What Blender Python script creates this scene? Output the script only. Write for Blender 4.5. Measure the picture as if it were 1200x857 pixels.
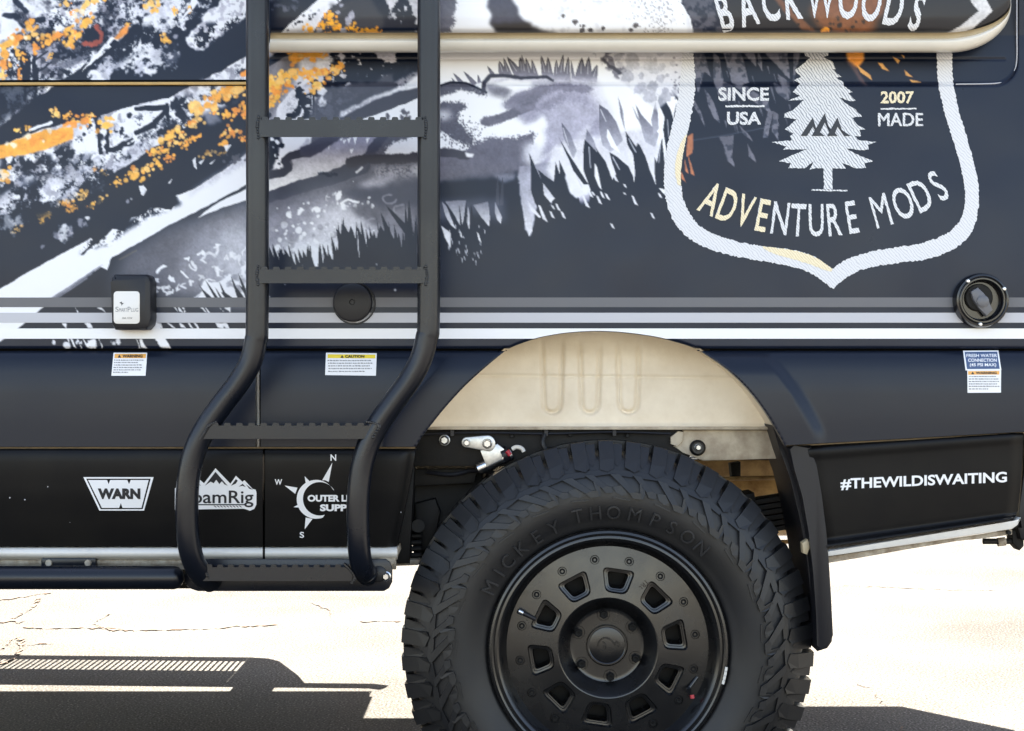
import bpy, bmesh, math, random
import numpy as np
from mathutils import Vector, Matrix
from mathutils.geometry import tessellate_polygon

for o in list(bpy.data.objects):
    bpy.data.objects.remove(o, do_unlink=True)
scene = bpy.context.scene
col = scene.collection
rnd = random.Random(7)

# ------------------------------------------------------------------ camera
S = 578.0      # survey scale: pixels per metre on the plane of the van's side
D = 3.15       # metres from the lens to that plane
CZ = 0.998     # lens height
cam_d = bpy.data.cameras.new('camera')
cam = bpy.data.objects.new('camera', cam_d)
col.objects.link(cam)
cam.location = (0, -D, CZ)
cam.rotation_euler = (math.radians(90), 0, 0)
cam_d.sensor_width = 36.0
cam_d.lens = 36.0 * S * D / 1200.0
cam_d.clip_start = 0.05
cam_d.clip_end = 3000
scene.camera = cam

# ------------------------------------------------------------------ world + sun
SUN_EL, SUN_AZ = math.radians(52), math.radians(0)     # sun stands behind the van
world = bpy.data.worlds.new('World')
scene.world = world
world.use_nodes = True
wn = world.node_tree
bg = wn.nodes['Background']
sky = wn.nodes.new('ShaderNodeTexSky')
sky.sky_type = 'NISHITA'
sky.sun_disc = False
sky.sun_elevation = SUN_EL
sky.sun_rotation = SUN_AZ
sky.dust_density = 0.8
sky.ozone_density = 1.0
tint = wn.nodes.new('ShaderNodeMix')          # daylight balance of the camera: takes some blue out of the open shade
tint.data_type = 'RGBA'; tint.blend_type = 'MULTIPLY'; tint.inputs['Factor'].default_value = 1.0
tint.inputs['B'].default_value = (1.20, 1.0, 0.85, 1.0)
wn.links.new(sky.outputs['Color'], tint.inputs['A'])
wn.links.new(tint.outputs['Result'], bg.inputs['Color'])
bg.inputs['Strength'].default_value = 0.06
sun_d = bpy.data.lights.new('sun', 'SUN')
sun_d.energy = 5.0
sun_d.angle = math.radians(0.5)
sun_d.color = (1.0, 0.95, 0.87)
sun = bpy.data.objects.new('sun', sun_d)
col.objects.link(sun)
sv = Vector((math.sin(SUN_AZ) * math.cos(SUN_EL), math.cos(SUN_AZ) * math.cos(SUN_EL), math.sin(SUN_EL)))
sun.rotation_euler = sv.to_track_quat('Z', 'Y').to_euler()
sun.location = sv * 20
vs = scene.view_settings
vs.view_transform = 'Standard'
vs.look = 'None'
vs.gamma = 1.0
vs.use_curve_mapping = False
vs.exposure = 3.42
scene.render.engine = 'CYCLES'
scene.cycles.max_bounces = 8

# ------------------------------------------------------------------ helpers
def W(px, py, y=0.0):
    """survey point (px, py) lying at depth y -> world coordinates in metres"""
    k = (D + y) / (D * S)
    return ((px - 600.0) * k, y, CZ - (py - 428.0) * k)

def pchip(xs, ys):
    xs = np.array(xs, float); ys = np.array(ys, float)
    h = np.diff(xs); dl = np.diff(ys) / h
    d = np.zeros_like(ys)
    for i in range(1, len(xs) - 1):
        if dl[i - 1] * dl[i] > 0:
            w1 = 2 * h[i] + h[i - 1]; w2 = h[i] + 2 * h[i - 1]
            d[i] = (w1 + w2) / (w1 / dl[i - 1] + w2 / dl[i])
    d[0] = dl[0]; d[-1] = dl[-1]
    def f(x):
        x = np.clip(np.asarray(x, float), xs[0], xs[-1])
        i = np.clip(np.searchsorted(xs, x) - 1, 0, len(h) - 1)
        t = (x - xs[i]) / h[i]
        return ((1 + 2 * t) * (1 - t) ** 2 * ys[i] + t * (1 - t) ** 2 * h[i] * d[i]
                + t * t * (3 - 2 * t) * ys[i + 1] + t * t * (t - 1) * h[i] * d[i + 1])
    return f

def sst(a, b, x):
    t = np.clip((x - a) / (b - a), 0, 1)
    return t * t * (3 - 2 * t)

WL = {}     # world translation of parents

def link(o, parent=None, local=False):
    col.objects.link(o)
    if parent is not None:
        o.parent = parent
        if not local:
            o.matrix_parent_inverse = Matrix.Translation(-WL[parent.name])
    return o

def empty(name, loc, parent=None):
    o = bpy.data.objects.new(name, None)
    o.empty_display_size = 0.1
    o.location = loc
    link(o, parent)
    WL[o.name] = Vector(loc)
    return o

def mesh_obj(name, verts, faces, mat, parent=None, smooth=False, local=False, label=None):
    me = bpy.data.meshes.new(name)
    me.from_pydata([tuple(v) for v in verts], [], [tuple(f) for f in faces])
    if smooth:
        me.polygons.foreach_set('use_smooth', [True] * len(me.polygons))
    me.materials.append(mat)
    me.update()
    o = bpy.data.objects.new(name, me)
    link(o, parent, local)
    WL[o.name] = Vector((0, 0, 0))
    if label:
        o['label'] = label
    return o

def bm_obj(name, bm, mat, parent=None, smooth=False, local=False, label=None, angle=35):
    bmesh.ops.recalc_face_normals(bm, faces=bm.faces)
    me = bpy.data.meshes.new(name)
    bm.to_mesh(me); bm.free()
    me.materials.append(mat)
    if smooth:
        me.polygons.foreach_set('use_smooth', [True] * len(me.polygons))
        me.set_sharp_from_angle(angle=math.radians(angle))
    me.update()
    o = bpy.data.objects.new(name, me)
    link(o, parent, local)
    WL[o.name] = Vector((0, 0, 0))
    if label:
        o['label'] = label
    return o

def grid_arrays(PX, PY, YY):
    k = (D + YY) / (D * S)
    V = np.stack([(PX - 600.0) * k, YY, CZ - (PY - 428.0) * k], -1)
    n, m = PX.shape
    idx = np.arange(n * m).reshape(n, m)
    F = np.stack([idx[:-1, :-1], idx[1:, :-1], idx[1:, 1:], idx[:-1, 1:]], -1).reshape(-1, 4)
    return V.reshape(-1, 3), F

def grid_obj(name, PX, PY, YY, mat, parent, thick=0.02, colors=None, label=None):
    """a sheet-metal panel: smooth skin plus a returned edge all round"""
    V, F = grid_arrays(PX, PY, YY)
    n, m = PX.shape
    idx = np.arange(n * m).reshape(n, m)
    nv = len(V)
    if thick:
        ring = np.concatenate([idx[0, :], idx[1:, -1], idx[-1, -2::-1], idx[-2:0:-1, 0]])
        A = V[ring]; B = A + np.array([0, thick, 0])
        r = len(ring)
        V = np.concatenate([V, A, B])
        a = nv + np.arange(r); b = a + r
        F = np.concatenate([F, np.stack([a, np.roll(a, -1), np.roll(b, -1), b], -1)])
    me = bpy.data.meshes.new(name)
    me.vertices.add(len(V)); me.vertices.foreach_set('co', V.astype(np.float32).ravel())
    me.loops.add(F.size); me.loops.foreach_set('vertex_index', F.astype(np.int32).ravel())
    me.polygons.add(len(F))
    me.polygons.foreach_set('loop_start', (np.arange(len(F)) * 4).astype(np.int32))
    me.polygons.foreach_set('use_smooth', np.ones(len(F), bool))
    me.update(calc_edges=True)
    if colors is not None:
        at = me.color_attributes.new('print', 'FLOAT_COLOR', 'POINT')
        c = np.ones((len(V), 4), np.float32)
        c[:nv, :3] = colors.reshape(-1, 3)
        if thick:
            c[nv:nv + r, :3] = c[ring, :3]; c[nv + r:, :3] = 0.02
        at.data.foreach_set('color', c.ravel())
    me.materials.append(mat)
    o = bpy.data.objects.new(name, me)
    link(o, parent)
    WL[o.name] = Vector((0, 0, 0))
    if label:
        o['label'] = label
    return o

def box_bm(bm, x0, x1, y0, y1, z0, z1, bevel=0.0, seg=2):
    r = bmesh.ops.create_cube(bm, size=1.0)
    vs_ = r['verts']
    for v in vs_:
        v.co = Vector(((x0 + x1) / 2 + v.co.x * (x1 - x0), (y0 + y1) / 2 + v.co.y * (y1 - y0), (z0 + z1) / 2 + v.co.z * (z1 - z0)))
    if bevel:
        es = list({e for v in vs_ for e in v.link_edges})
        bmesh.ops.bevel(bm, geom=es, offset=bevel, segments=seg, affect='EDGES', profile=0.5)
    return bm

def box(name, x0, x1, y0, y1, z0, z1, mat, parent, bevel=0.0, label=None):
    bm = box_bm(bmesh.new(), x0, x1, y0, y1, z0, z1, bevel)
    return bm_obj(name, bm, mat, parent, smooth=bevel > 0, label=label)

def prism_bm(bm, pts, y0, y1, bevel=0.0):
    """pts: survey outline at depth y0, extruded straight back to y1"""
    f = [bm.verts.new(W(p[0], p[1], y0)) for p in pts]
    b = [bm.verts.new((v.co.x, y1, v.co.z)) for v in f]
    face = bm.faces.new(f)
    bm.faces.new(b[::-1])
    n = len(f)
    for i in range(n):
        bm.faces.new((f[i], b[i], b[(i + 1) % n], f[(i + 1) % n]))
    if bevel:
        bmesh.ops.bevel(bm, geom=list(face.edges), offset=bevel, segments=2, affect='EDGES', profile=0.5)
    return bm

def prism(name, pts, y0, y1, mat, parent, bevel=0.0, label=None):
    return bm_obj(name, prism_bm(bmesh.new(), pts, y0, y1, bevel), mat, parent, smooth=bevel > 0, label=label)

def smooth_path(pts, n=6):
    """Catmull-Rom through 3-D points"""
    P = [Vector(p) for p in pts]
    P = [P[0] * 2 - P[1]] + P + [P[-1] * 2 - P[-2]]
    out = []
    for i in range(1, len(P) - 2):
        for k in range(n):
            t = k / n
            a, b, c, d = P[i - 1], P[i], P[i + 1], P[i + 2]
            out.append(0.5 * ((2 * b) + (c - a) * t + (2 * a - 5 * b + 4 * c - d) * t * t + (3 * b - a - 3 * c + d) * t ** 3))
    out.append(P[-2])
    return out

def tube_bm(bm, path, r, seg=20, cap=True, radii=None):
    rings = []
    n = len(path)
    for i, p in enumerate(path):
        a = path[max(i - 1, 0)]; b = path[min(i + 1, n - 1)]
        t = (Vector(b) - Vector(a)).normalized()
        up = Vector((0, 1, 0)) if abs(t.y) < 0.9 else Vector((1, 0, 0))
        u = t.cross(up).normalized(); v = t.cross(u).normalized()
        rr = radii[i] if radii else r
        rings.append([bm.verts.new(Vector(p) + (u * math.cos(2 * math.pi * k / seg) + v * math.sin(2 * math.pi * k / seg)) * rr) for k in range(seg)])
    for i in range(n - 1):
        for k in range(seg):
            bm.faces.new((rings[i][k], rings[i][(k + 1) % seg], rings[i + 1][(k + 1) % seg], rings[i + 1][k]))
    if cap:
        bm.faces.new(rings[0][::-1]); bm.faces.new(rings[-1])
    return bm

def tube(name, path, r, mat, parent, seg=20, label=None, radii=None, local=False):
    return bm_obj(name, tube_bm(bmesh.new(), path, r, seg, radii=radii), mat, parent, smooth=True, label=label, local=local)

def lathe_bm(bm, prof, seg=96, axis_y=True, c=(0, 0, 0), closed=False):
    """prof: (radius, y) pairs turned round the wheel axis (y)"""
    rings = []
    for r, y in prof:
        if r < 1e-6:
            rings.append([bm.verts.new((c[0], c[1] + y, c[2]))])
        else:
            rings.append([bm.verts.new((c[0] + r * math.sin(2 * math.pi * k / seg), c[1] + y, c[2] + r * math.cos(2 * math.pi * k / seg))) for k in range(seg)])
    for i in range(len(rings) - 1):
        A, B = rings[i], rings[i + 1]
        for k in range(seg):
            k2 = (k + 1) % seg
            if len(A) == 1 and len(B) == 1:
                continue
            if len(A) == 1:
                bm.faces.new((A[0], B[k], B[k2]))
            elif len(B) == 1:
                bm.faces.new((A[k], B[0], A[k2]))
            else:
                bm.faces.new((A[k], B[k], B[k2], A[k2]))
    return bm

# ------------------------------------------------------------------ materials
def mat_new(name):
    m = bpy.data.materials.new(name)
    m.use_nodes = True
    nt = m.node_tree
    return m, nt, nt.nodes['Principled BSDF']

def pmat(name, colr, rough=0.5, metal=0.0, spec=0.5, var=0.0, vscale=20.0, bump=0.0, bscale=300.0, col2=None, coat=0.0, rvar=0.0):
    """procedural surface: base colour broken up by noise, optional relief and gloss variation"""
    m, nt, b = mat_new(name)
    N = nt.nodes; L = nt.links
    b.inputs['Roughness'].default_value = rough
    b.inputs['Metallic'].default_value = metal
    b.inputs['Specular IOR Level'].default_value = spec
    b.inputs['Coat Weight'].default_value = coat
    tc = N.new('ShaderNodeTexCoord')
    c2 = col2 if col2 else tuple(max(0, c * (1 - var)) for c in colr)
    if var or col2:
        n1 = N.new('ShaderNodeTexNoise'); n1.inputs['Scale'].default_value = vscale; n1.inputs['Detail'].default_value = 6; n1.inputs['Roughness'].default_value = 0.65
        L.new(tc.outputs['Object'], n1.inputs['Vector'])
        rp = N.new('ShaderNodeValToRGB')
        rp.color_ramp.elements[0].position = 0.35; rp.color_ramp.elements[0].color = (*c2, 1)
        rp.color_ramp.elements[1].position = 0.62; rp.color_ramp.elements[1].color = (*colr, 1)
        L.new(n1.outputs['Fac'], rp.inputs['Fac'])
        L.new(rp.outputs['Color'], b.inputs['Base Color'])
    else:
        b.inputs['Base Color'].default_value = (*colr, 1)
    if rvar:
        n3 = N.new('ShaderNodeTexNoise'); n3.inputs['Scale'].default_value = vscale * 0.6; n3.inputs['Detail'].default_value = 5
        L.new(tc.outputs['Object'], n3.inputs['Vector'])
        mr = N.new('ShaderNodeMapRange'); mr.inputs['To Min'].default_value = rough - rvar; mr.inputs['To Max'].default_value = rough + rvar
        mr.inputs['From Min'].default_value = 0.3; mr.inputs['From Max'].default_value = 0.7
        L.new(n3.outputs['Fac'], mr.inputs['Value']); L.new(mr.outputs['Result'], b.inputs['Roughness'])
    if bump:
        n2 = N.new('ShaderNodeTexNoise'); n2.inputs['Scale'].default_value = bscale; n2.inputs['Detail'].default_value = 3
        L.new(tc.outputs['Object'], n2.inputs['Vector'])
        bp = N.new('ShaderNodeBump'); bp.inputs['Strength'].default_value = bump; bp.inputs['Distance'].default_value = 0.001
        L.new(n2.outputs['Fac'], bp.inputs['Height']); L.new(bp.outputs['Normal'], b.inputs['Normal'])
    return m

def vinyl_mat():
    m, nt, b = mat_new('printed_vinyl')
    N = nt.nodes; L = nt.links
    at = N.new('ShaderNodeAttribute'); at.attribute_name = 'print'
    L.new(at.outputs['Color'], b.inputs['Base Color'])
    tc = N.new('ShaderNodeTexCoord')
    n = N.new('ShaderNodeTexNoise'); n.inputs['Scale'].default_value = 5; n.inputs['Detail'].default_value = 6
    L.new(tc.outputs['Object'], n.inputs['Vector'])
    mr = N.new('ShaderNodeMapRange'); mr.inputs['From Min'].default_value = 0.3; mr.inputs['From Max'].default_value = 0.7
    mr.inputs['To Min'].default_value = 0.27; mr.inputs['To Max'].default_value = 0.36
    L.new(n.outputs['Fac'], mr.inputs['Value']); L.new(mr.outputs['Result'], b.inputs['Roughness'])
    n2 = N.new('ShaderNodeTexNoise'); n2.inputs['Scale'].default_value = 3.2; n2.inputs['Detail'].default_value = 2
    L.new(tc.outputs['Object'], n2.inputs['Vector'])
    bp = N.new('ShaderNodeBump'); bp.inputs['Strength'].default_value = 0.5; bp.inputs['Distance'].default_value = 0.02
    L.new(n2.outputs['Fac'], bp.inputs['Height']); L.new(bp.outputs['Normal'], b.inputs['Normal'])
    b.inputs['Specular IOR Level'].default_value = 0.30
    return m

def stitch_mat(name, c1, c2, scale=150.0, rot=0.7):
    """printed stitching: fine slanted threads"""
    m, nt, b = mat_new(name)
    N = nt.nodes; L = nt.links
    tc = N.new('ShaderNodeTexCoord')
    mp = N.new('ShaderNodeMapping'); mp.inputs['Rotation'].default_value = (0, rot, 0)
    L.new(tc.outputs['Object'], mp.inputs['Vector'])
    wv = N.new('ShaderNodeTexWave'); wv.inputs['Scale'].default_value = scale; wv.inputs['Distortion'].default_value = 4.5
    wv.inputs['Detail'].default_value = 2; wv.inputs['Detail Scale'].default_value = 1.5
    L.new(mp.outputs['Vector'], wv.inputs['Vector'])
    rp = N.new('ShaderNodeValToRGB')
    rp.color_ramp.elements[0].position = 0.04; rp.color_ramp.elements[0].color = (*c2, 1)
    rp.color_ramp.elements[1].position = 0.42; rp.color_ramp.elements[1].color = (*c1, 1)
    L.new(wv.outputs['Fac'], rp.inputs['Fac']); L.new(rp.outputs['Color'], b.inputs['Base Color'])
    b.inputs['Roughness'].default_value = 0.42
    return m

M = {}
M['vinyl'] = vinyl_mat()
DARK = (0.0055, 0.0086, 0.018)
M['body'] = pmat('satin_body_wrap', DARK, 0.31, spec=0.30, rvar=0.04, vscale=6, bump=0.02, bscale=500)
M['rocker'] = pmat('black_rocker_cladding', (0.004, 0.004, 0.0046), 0.42, spec=0.18, col2=(0.0075, 0.007, 0.0065), vscale=5, rvar=0.06, bump=0.06, bscale=900)
M['powder'] = pmat('black_powder_coat', (0.0035, 0.005, 0.0095), 0.29, spec=0.45, bump=0.10, bscale=1500, rvar=0.05, vscale=12)
M['gap'] = pmat('dark_gap', (0.004, 0.004, 0.004), 0.9, spec=0.1)
M['rubber'] = pmat('tyre_rubber', (0.0065, 0.0068, 0.0085), 0.47, spec=0.46, col2=(0.0115, 0.011, 0.0105), vscale=7, bump=0.12, bscale=700, rvar=0.08)
M['pale_rubber'] = pmat('lightened_letter_rubber', (0.022, 0.022, 0.023), 0.5, spec=0.5, bump=0.1, bscale=700)  # tyre rubber made lighter so the raised letters stand out
M['rim'] = pmat('satin_black_alloy', (0.005, 0.005, 0.0055), 0.25, spec=0.62, rvar=0.06, vscale=25, bump=0.03, bscale=1200)
M['gloss'] = pmat('gloss_black', (0.006, 0.006, 0.007), 0.2, spec=0.6)
M['blackbolt'] = pmat('black_oxide_bolt', (0.002, 0.002, 0.0022), 0.55, spec=0.2)
M['plastic'] = pmat('black_plastic', (0.008, 0.008, 0.011), 0.42, spec=0.38, bump=0.05, bscale=1200)
M['cream'] = pmat('cream_enamel', (0.72, 0.68, 0.60), 0.30, var=0.06, vscale=12, coat=0.3)
M['tan'] = pmat('tan_seal', (0.43, 0.35, 0.22), 0.4, var=0.15, vscale=18)
M['seam'] = pmat('warm_seam_reflection', (0.22, 0.15, 0.07), 0.5, var=0.4, vscale=40)  # warm reflection along the panel gaps, painted as a tan strip
M['warm_rail'] = pmat('orange_rail_reflection', (0.50, 0.31, 0.09), 0.35, var=0.2, vscale=30)  # orange reflection on the door rail put into its base colour
M['beige'] = pmat('dusty_primer', (0.84, 0.75, 0.60), 0.6, col2=(0.72, 0.62, 0.47), vscale=7, bump=0.25, bscale=240)
M['beige2'] = pmat('grimy_primer', (0.50, 0.43, 0.32), 0.65, col2=(0.30, 0.24, 0.17), vscale=22, bump=0.3, bscale=200)
M['gold'] = pmat('rusty_bounce_lit_underbody', (0.55, 0.36, 0.15), 0.5, col2=(0.25, 0.14, 0.05), vscale=16)  # rusty tan, with the warm bounced light put into the gold
M['whitesill'] = pmat('white_sill_paint', (0.70, 0.675, 0.62), 0.28, var=0.12, vscale=10, coat=0.4)
M['dirtysill'] = pmat('dirty_sill_flange', (0.42, 0.37, 0.29), 0.6, col2=(0.20, 0.15, 0.10), vscale=40, bump=0.3)
M['under'] = pmat('black_underbody', (0.0055, 0.0055, 0.0055), 0.6, spec=0.25, col2=(0.012, 0.0105, 0.009), vscale=20, bump=0.3, bscale=150)
M['zinc'] = pmat('zinc_plate', (0.62, 0.62, 0.60), 0.38, metal=0.85, var=0.25, vscale=90, bump=0.1)
M['steel'] = pmat('bare_steel', (0.55, 0.56, 0.58), 0.25, metal=1.0)
M['red'] = pmat('red_plastic', (0.40, 0.015, 0.03), 0.35)
M['white'] = pmat('white_vinyl', (0.80, 0.80, 0.81), 0.42)
M['lgrey'] = pmat('light_grey_vinyl', (0.48, 0.48, 0.51), 0.42)
M['mgrey'] = pmat('mid_grey_vinyl', (0.115, 0.115, 0.125), 0.42)
M['inkdark'] = pmat('dark_ink', (0.012, 0.013, 0.018), 0.42)
M['inkgrey'] = pmat('grey_ink', (0.22, 0.22, 0.23), 0.5)
M['orange'] = pmat('orange_ink', (0.80, 0.40, 0.09), 0.45)
M['yellow'] = pmat('yellow_ink', (0.80, 0.60, 0.04), 0.45)
M['blue'] = pmat('blue_ink', (0.045, 0.085, 0.19), 0.42)
M['plaque'] = pmat('satin_plaque', (0.74, 0.71, 0.66), 0.38)
M['stitch'] = stitch_mat('stitched_white_print', (0.70, 0.70, 0.71), (0.25, 0.27, 0.30), 58.0, 0.62)
M['stitch_band'] = stitch_mat('stitched_border_print', (0.70, 0.70, 0.71), (0.54, 0.54, 0.57), 60.0, 0.75)
M['stitch_cream'] = stitch_mat('stitched_cream_print', (0.82, 0.72, 0.50), (0.66, 0.54, 0.32), 70.0)
M['stitch_letter'] = stitch_mat('stitched_letter_print', (0.72, 0.72, 0.72), (0.46, 0.46, 0.49), 70.0)

def asphalt():
    m, nt, b = mat_new('weathered_asphalt')
    N = nt.nodes; L = nt.links
    tc = N.new('ShaderNodeTexCoord')
    n1 = N.new('ShaderNodeTexNoise'); n1.inputs['Scale'].default_value = 150; n1.inputs['Detail'].default_value = 4
    n2 = N.new('ShaderNodeTexNoise'); n2.inputs['Scale'].default_value = 1.3; n2.inputs['Detail'].default_value = 6
    v = N.new('ShaderNodeTexVoronoi'); v.inputs['Scale'].default_value = 110
    for n in (n1, n2, v):
        L.new(tc.outputs['Object'], n.inputs['Vector'])
    rp = N.new('ShaderNodeValToRGB')
    e = rp.color_ramp.elements
    e[0].position = 0.30; e[0].color = (0.022, 0.020, 0.018, 1)
    e[1].position = 0.62; e[1].color = (0.120, 0.112, 0.099, 1)
    x = e.new(0.70); x.color = (0.36, 0.34, 0.31, 1)
    L.new(n1.outputs['Fac'], rp.inputs['Fac'])
    rp2 = N.new('ShaderNodeValToRGB')
    rp2.color_ramp.elements[0].color = (0.66, 0.64, 0.62, 1); rp2.color_ramp.elements[0].position = 0.3
    rp2.color_ramp.elements[1].color = (1.15, 1.14, 1.12, 1); rp2.color_ramp.elements[1].position = 0.7
    L.new(n2.outputs['Fac'], rp2.inputs['Fac'])
    mx = N.new('ShaderNodeMix'); mx.data_type = 'RGBA'; mx.blend_type = 'MULTIPLY'; mx.inputs['Factor'].default_value = 1
    L.new(rp.outputs['Color'], mx.inputs['A']); L.new(rp2.outputs['Color'], mx.inputs['B'])
    L.new(mx.outputs['Result'], b.inputs['Base Color'])
    b.inputs['Roughness'].default_value = 0.95
    b.inputs['Specular IOR Level'].default_value = 0.06
    bp = N.new('ShaderNodeBump'); bp.inputs['Strength'].default_value = 0.6; bp.inputs['Distance'].default_value = 0.004
    L.new(v.outputs['Distance'], bp.inputs['Height']); L.new(bp.outputs['Normal'], b.inputs['Normal'])
    return m
M['asphalt'] = asphalt()
M['crack'] = pmat('dirt_filled_crack', (0.030, 0.017, 0.006), 0.9, col2=(0.10, 0.05, 0.015), vscale=60)
# ------------------------------------------------------------------ the printed wrap, rasterised into a colour attribute
AX0, AY0, AX1, AY1, SSF = -100, -56, 1330, 412, 2
CW, CH = (AX1 - AX0) * SSF, (AY1 - AY0) * SSF
nrng = np.random.RandomState(11)

def vnoise(cell, seed, w=CW, h=CH):
    r = np.random.RandomState(seed)
    c = cell * SSF
    gw, gh = int(w / c) + 4, int(h / c) + 4
    g = r.rand(gh, gw).astype(np.float32)
    xs = np.arange(w) / c; ys = np.arange(h) / c
    xi = xs.astype(int); yi = ys.astype(int)
    fx = (xs - xi).astype(np.float32); fy = (ys - yi).astype(np.float32)
    fx = fx * fx * (3 - 2 * fx); fy = fy * fy * (3 - 2 * fy)
    a = g[yi][:, xi] * (1 - fx) + g[yi][:, xi + 1] * fx
    b = g[yi + 1][:, xi] * (1 - fx) + g[yi + 1][:, xi + 1] * fx
    return a * (1 - fy)[:, None] + b * fy[:, None]

def fbm(cell, octs, seed):
    s = 0; amp = 1.0; tot = 0
    for o in range(octs):
        s = s + vnoise(max(cell / 2 ** o, 0.6), seed + o * 17) * amp
        tot += amp; amp *= 0.55
    return (s / tot).astype(np.float32)

def fbr(cell, seed, octs=6, gain=0.78):
    s = 0; amp = 1.0; tot = 0
    for o in range(octs):
        s = s + (vnoise(max(cell / 2 ** o, 0.7), seed + o * 13) - 0.5) * amp
        tot += amp; amp *= gain
    s = s / tot
    return (s / s.std() * 0.12 + 0.5).astype(np.float32)

GX = (AX0 + (np.arange(CW) + 0.5) / SSF).astype(np.float32)
GY = (AY0 + (np.arange(CH) + 0.5) / SSF).astype(np.float32)
NA, NB = fbm(9, 4, 1) - 0.5, fbm(9, 4, 2) - 0.5          # edge wander
NC = fbm(26, 5, 3)                                        # clouds
ND = fbm(6, 3, 4)                                         # blotches
NR = fbr(20, 71); NS = fbr(12, 91)                         # ragged foliage
NF = fbm(4.5, 4, 9)                                       # ragged dabs
NE = fbm(1.6, 2, 5)                                       # spray grain
INK = (19, 27, 44)
cv = np.empty((CH, CW, 3), np.float32)
cv[:] = INK

def sl(x0, x1, y0, y1):
    i0 = max(int((x0 - AX0) * SSF), 0); i1 = min(int((x1 - AX0) * SSF) + 1, CW)
    j0 = max(int((y0 - AY0) * SSF), 0); j1 = min(int((y1 - AY0) * SSF) + 1, CH)
    return slice(j0, max(j1, j0)), slice(i0, max(i1, i0))

def blur(m, r):
    r = int(r * SSF)
    if r < 1:
        return m
    for _ in range(2):
        for ax in (0, 1):
            p = [(0, 0), (0, 0)]; p[ax] = (r + 1, r)
            c = np.cumsum(np.pad(m, p, mode='edge'), axis=ax)
            n = m.shape[ax]
            hi = np.take(c, np.arange(2 * r + 1, 2 * r + 1 + n), axis=ax)
            lo = np.take(c, np.arange(0, n), axis=ax)
            m = (hi - lo) / (2 * r + 1)
    return m

def put(s, mask, color, alpha=1.0):
    """color: rgb or (rgb_top, rgb_bottom) or array"""
    m = (mask * alpha)[..., None]
    if isinstance(color, np.ndarray):
        c = color
    elif isinstance(color[0], (tuple, list)):
        h = mask.shape[0]
        t = np.linspace(0, 1, h, dtype=np.float32)[:, None, None]
        c = np.array(color[0], np.float32) * (1 - t) + np.array(color[1], np.float32) * t
    else:
        c = np.array(color, np.float32)
    cv[s] = cv[s] * (1 - m) + c * m

def inpoly(pts, xx, yy):
    ins = np.zeros(xx.shape, bool)
    n = len(pts)
    for i in range(n):
        x1, y1 = pts[i]; x2, y2 = pts[(i + 1) % n]
        if y1 == y2:
            continue
        c = ((y1 > yy) != (y2 > yy))
        ins ^= c & (xx < (x2 - x1) * (yy - y1) / (y2 - y1) + x1)
    return ins

def fill(pts, color, soft=0, rough=0, alpha=1.0, tex=None, grain=0):
    xs = [p[0] for p in pts]; ys = [p[1] for p in pts]
    mg = soft * 2.5 + rough + 2
    s = sl(min(xs) - mg, max(xs) + mg, min(ys) - mg, max(ys) + mg)
    if 0 in cv[s].shape:
        return
    yy, xx = np.meshgrid(GY[s[0]], GX[s[1]], indexing='ij')
    if rough:
        xx = xx + NA[s] * rough * 2; yy = yy + NB[s] * rough * 2
    m = inpoly(pts, xx, yy).astype(np.float32)
    if soft:
        m = blur(m, soft)
    if grain:
        m = sst(0.5 - 0.5 / (1 + grain), 0.5 + 0.5 / (1 + grain), m + (NE[s] - 0.5) * 1.1 * (m > 0.02) * (m < 0.98))
    if tex is not None:
        nf, a, b = tex
        m = m * sst(a, b, nf[s])
    put(s, m.astype(np.float32), color, alpha)

def dab(x, y, r, color, alpha=1.0, hard=0.35, wob=0.8, sx=1.0, sy=1.0, ang=0.0):
    R = r * max(sx, sy) * 1.6 + 2
    s = sl(x - R, x + R, y - R, y + R)
    if 0 in cv[s].shape:
        return
    yy, xx = np.meshgrid(GY[s[0]] - y, GX[s[1]] - x, indexing='ij')
    ca, sa = math.cos(ang), math.sin(ang)
    u = (xx * ca + yy * sa) / sx; v = (-xx * sa + yy * ca) / sy
    d = np.sqrt(u * u + v * v) / r + (NA[s] * 1.1 + (NF[s] - 0.5) * 1.5) * wob
    put(s, sst(1.0, 1.0 - hard, d), color, alpha)

def odab(x, y, r, alpha=1.0, sx=1.0, sy=1.0, ang=0.0, cols=None):
    cols = cols or ORG
    c = ar.choice(cols)
    dab(x, y, r * 0.66, c, alpha, 0.35, 0.6, sx, sy, ang)
    for k in range(9):
        a = ar.uniform(0, 6.28); e = ar.uniform(0.5, 1.25)
        u, v = math.cos(a) * r * sx * e, math.sin(a) * r * sy * e
        dab(x + u * math.cos(ang) - v * math.sin(ang), y + u * math.sin(ang) + v * math.cos(ang), r * ar.uniform(0.18, 0.46), ar.choice(cols) if ar.random() < 0.35 else c, alpha * ar.uniform(0.75, 1), 0.4, 0.5)

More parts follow.
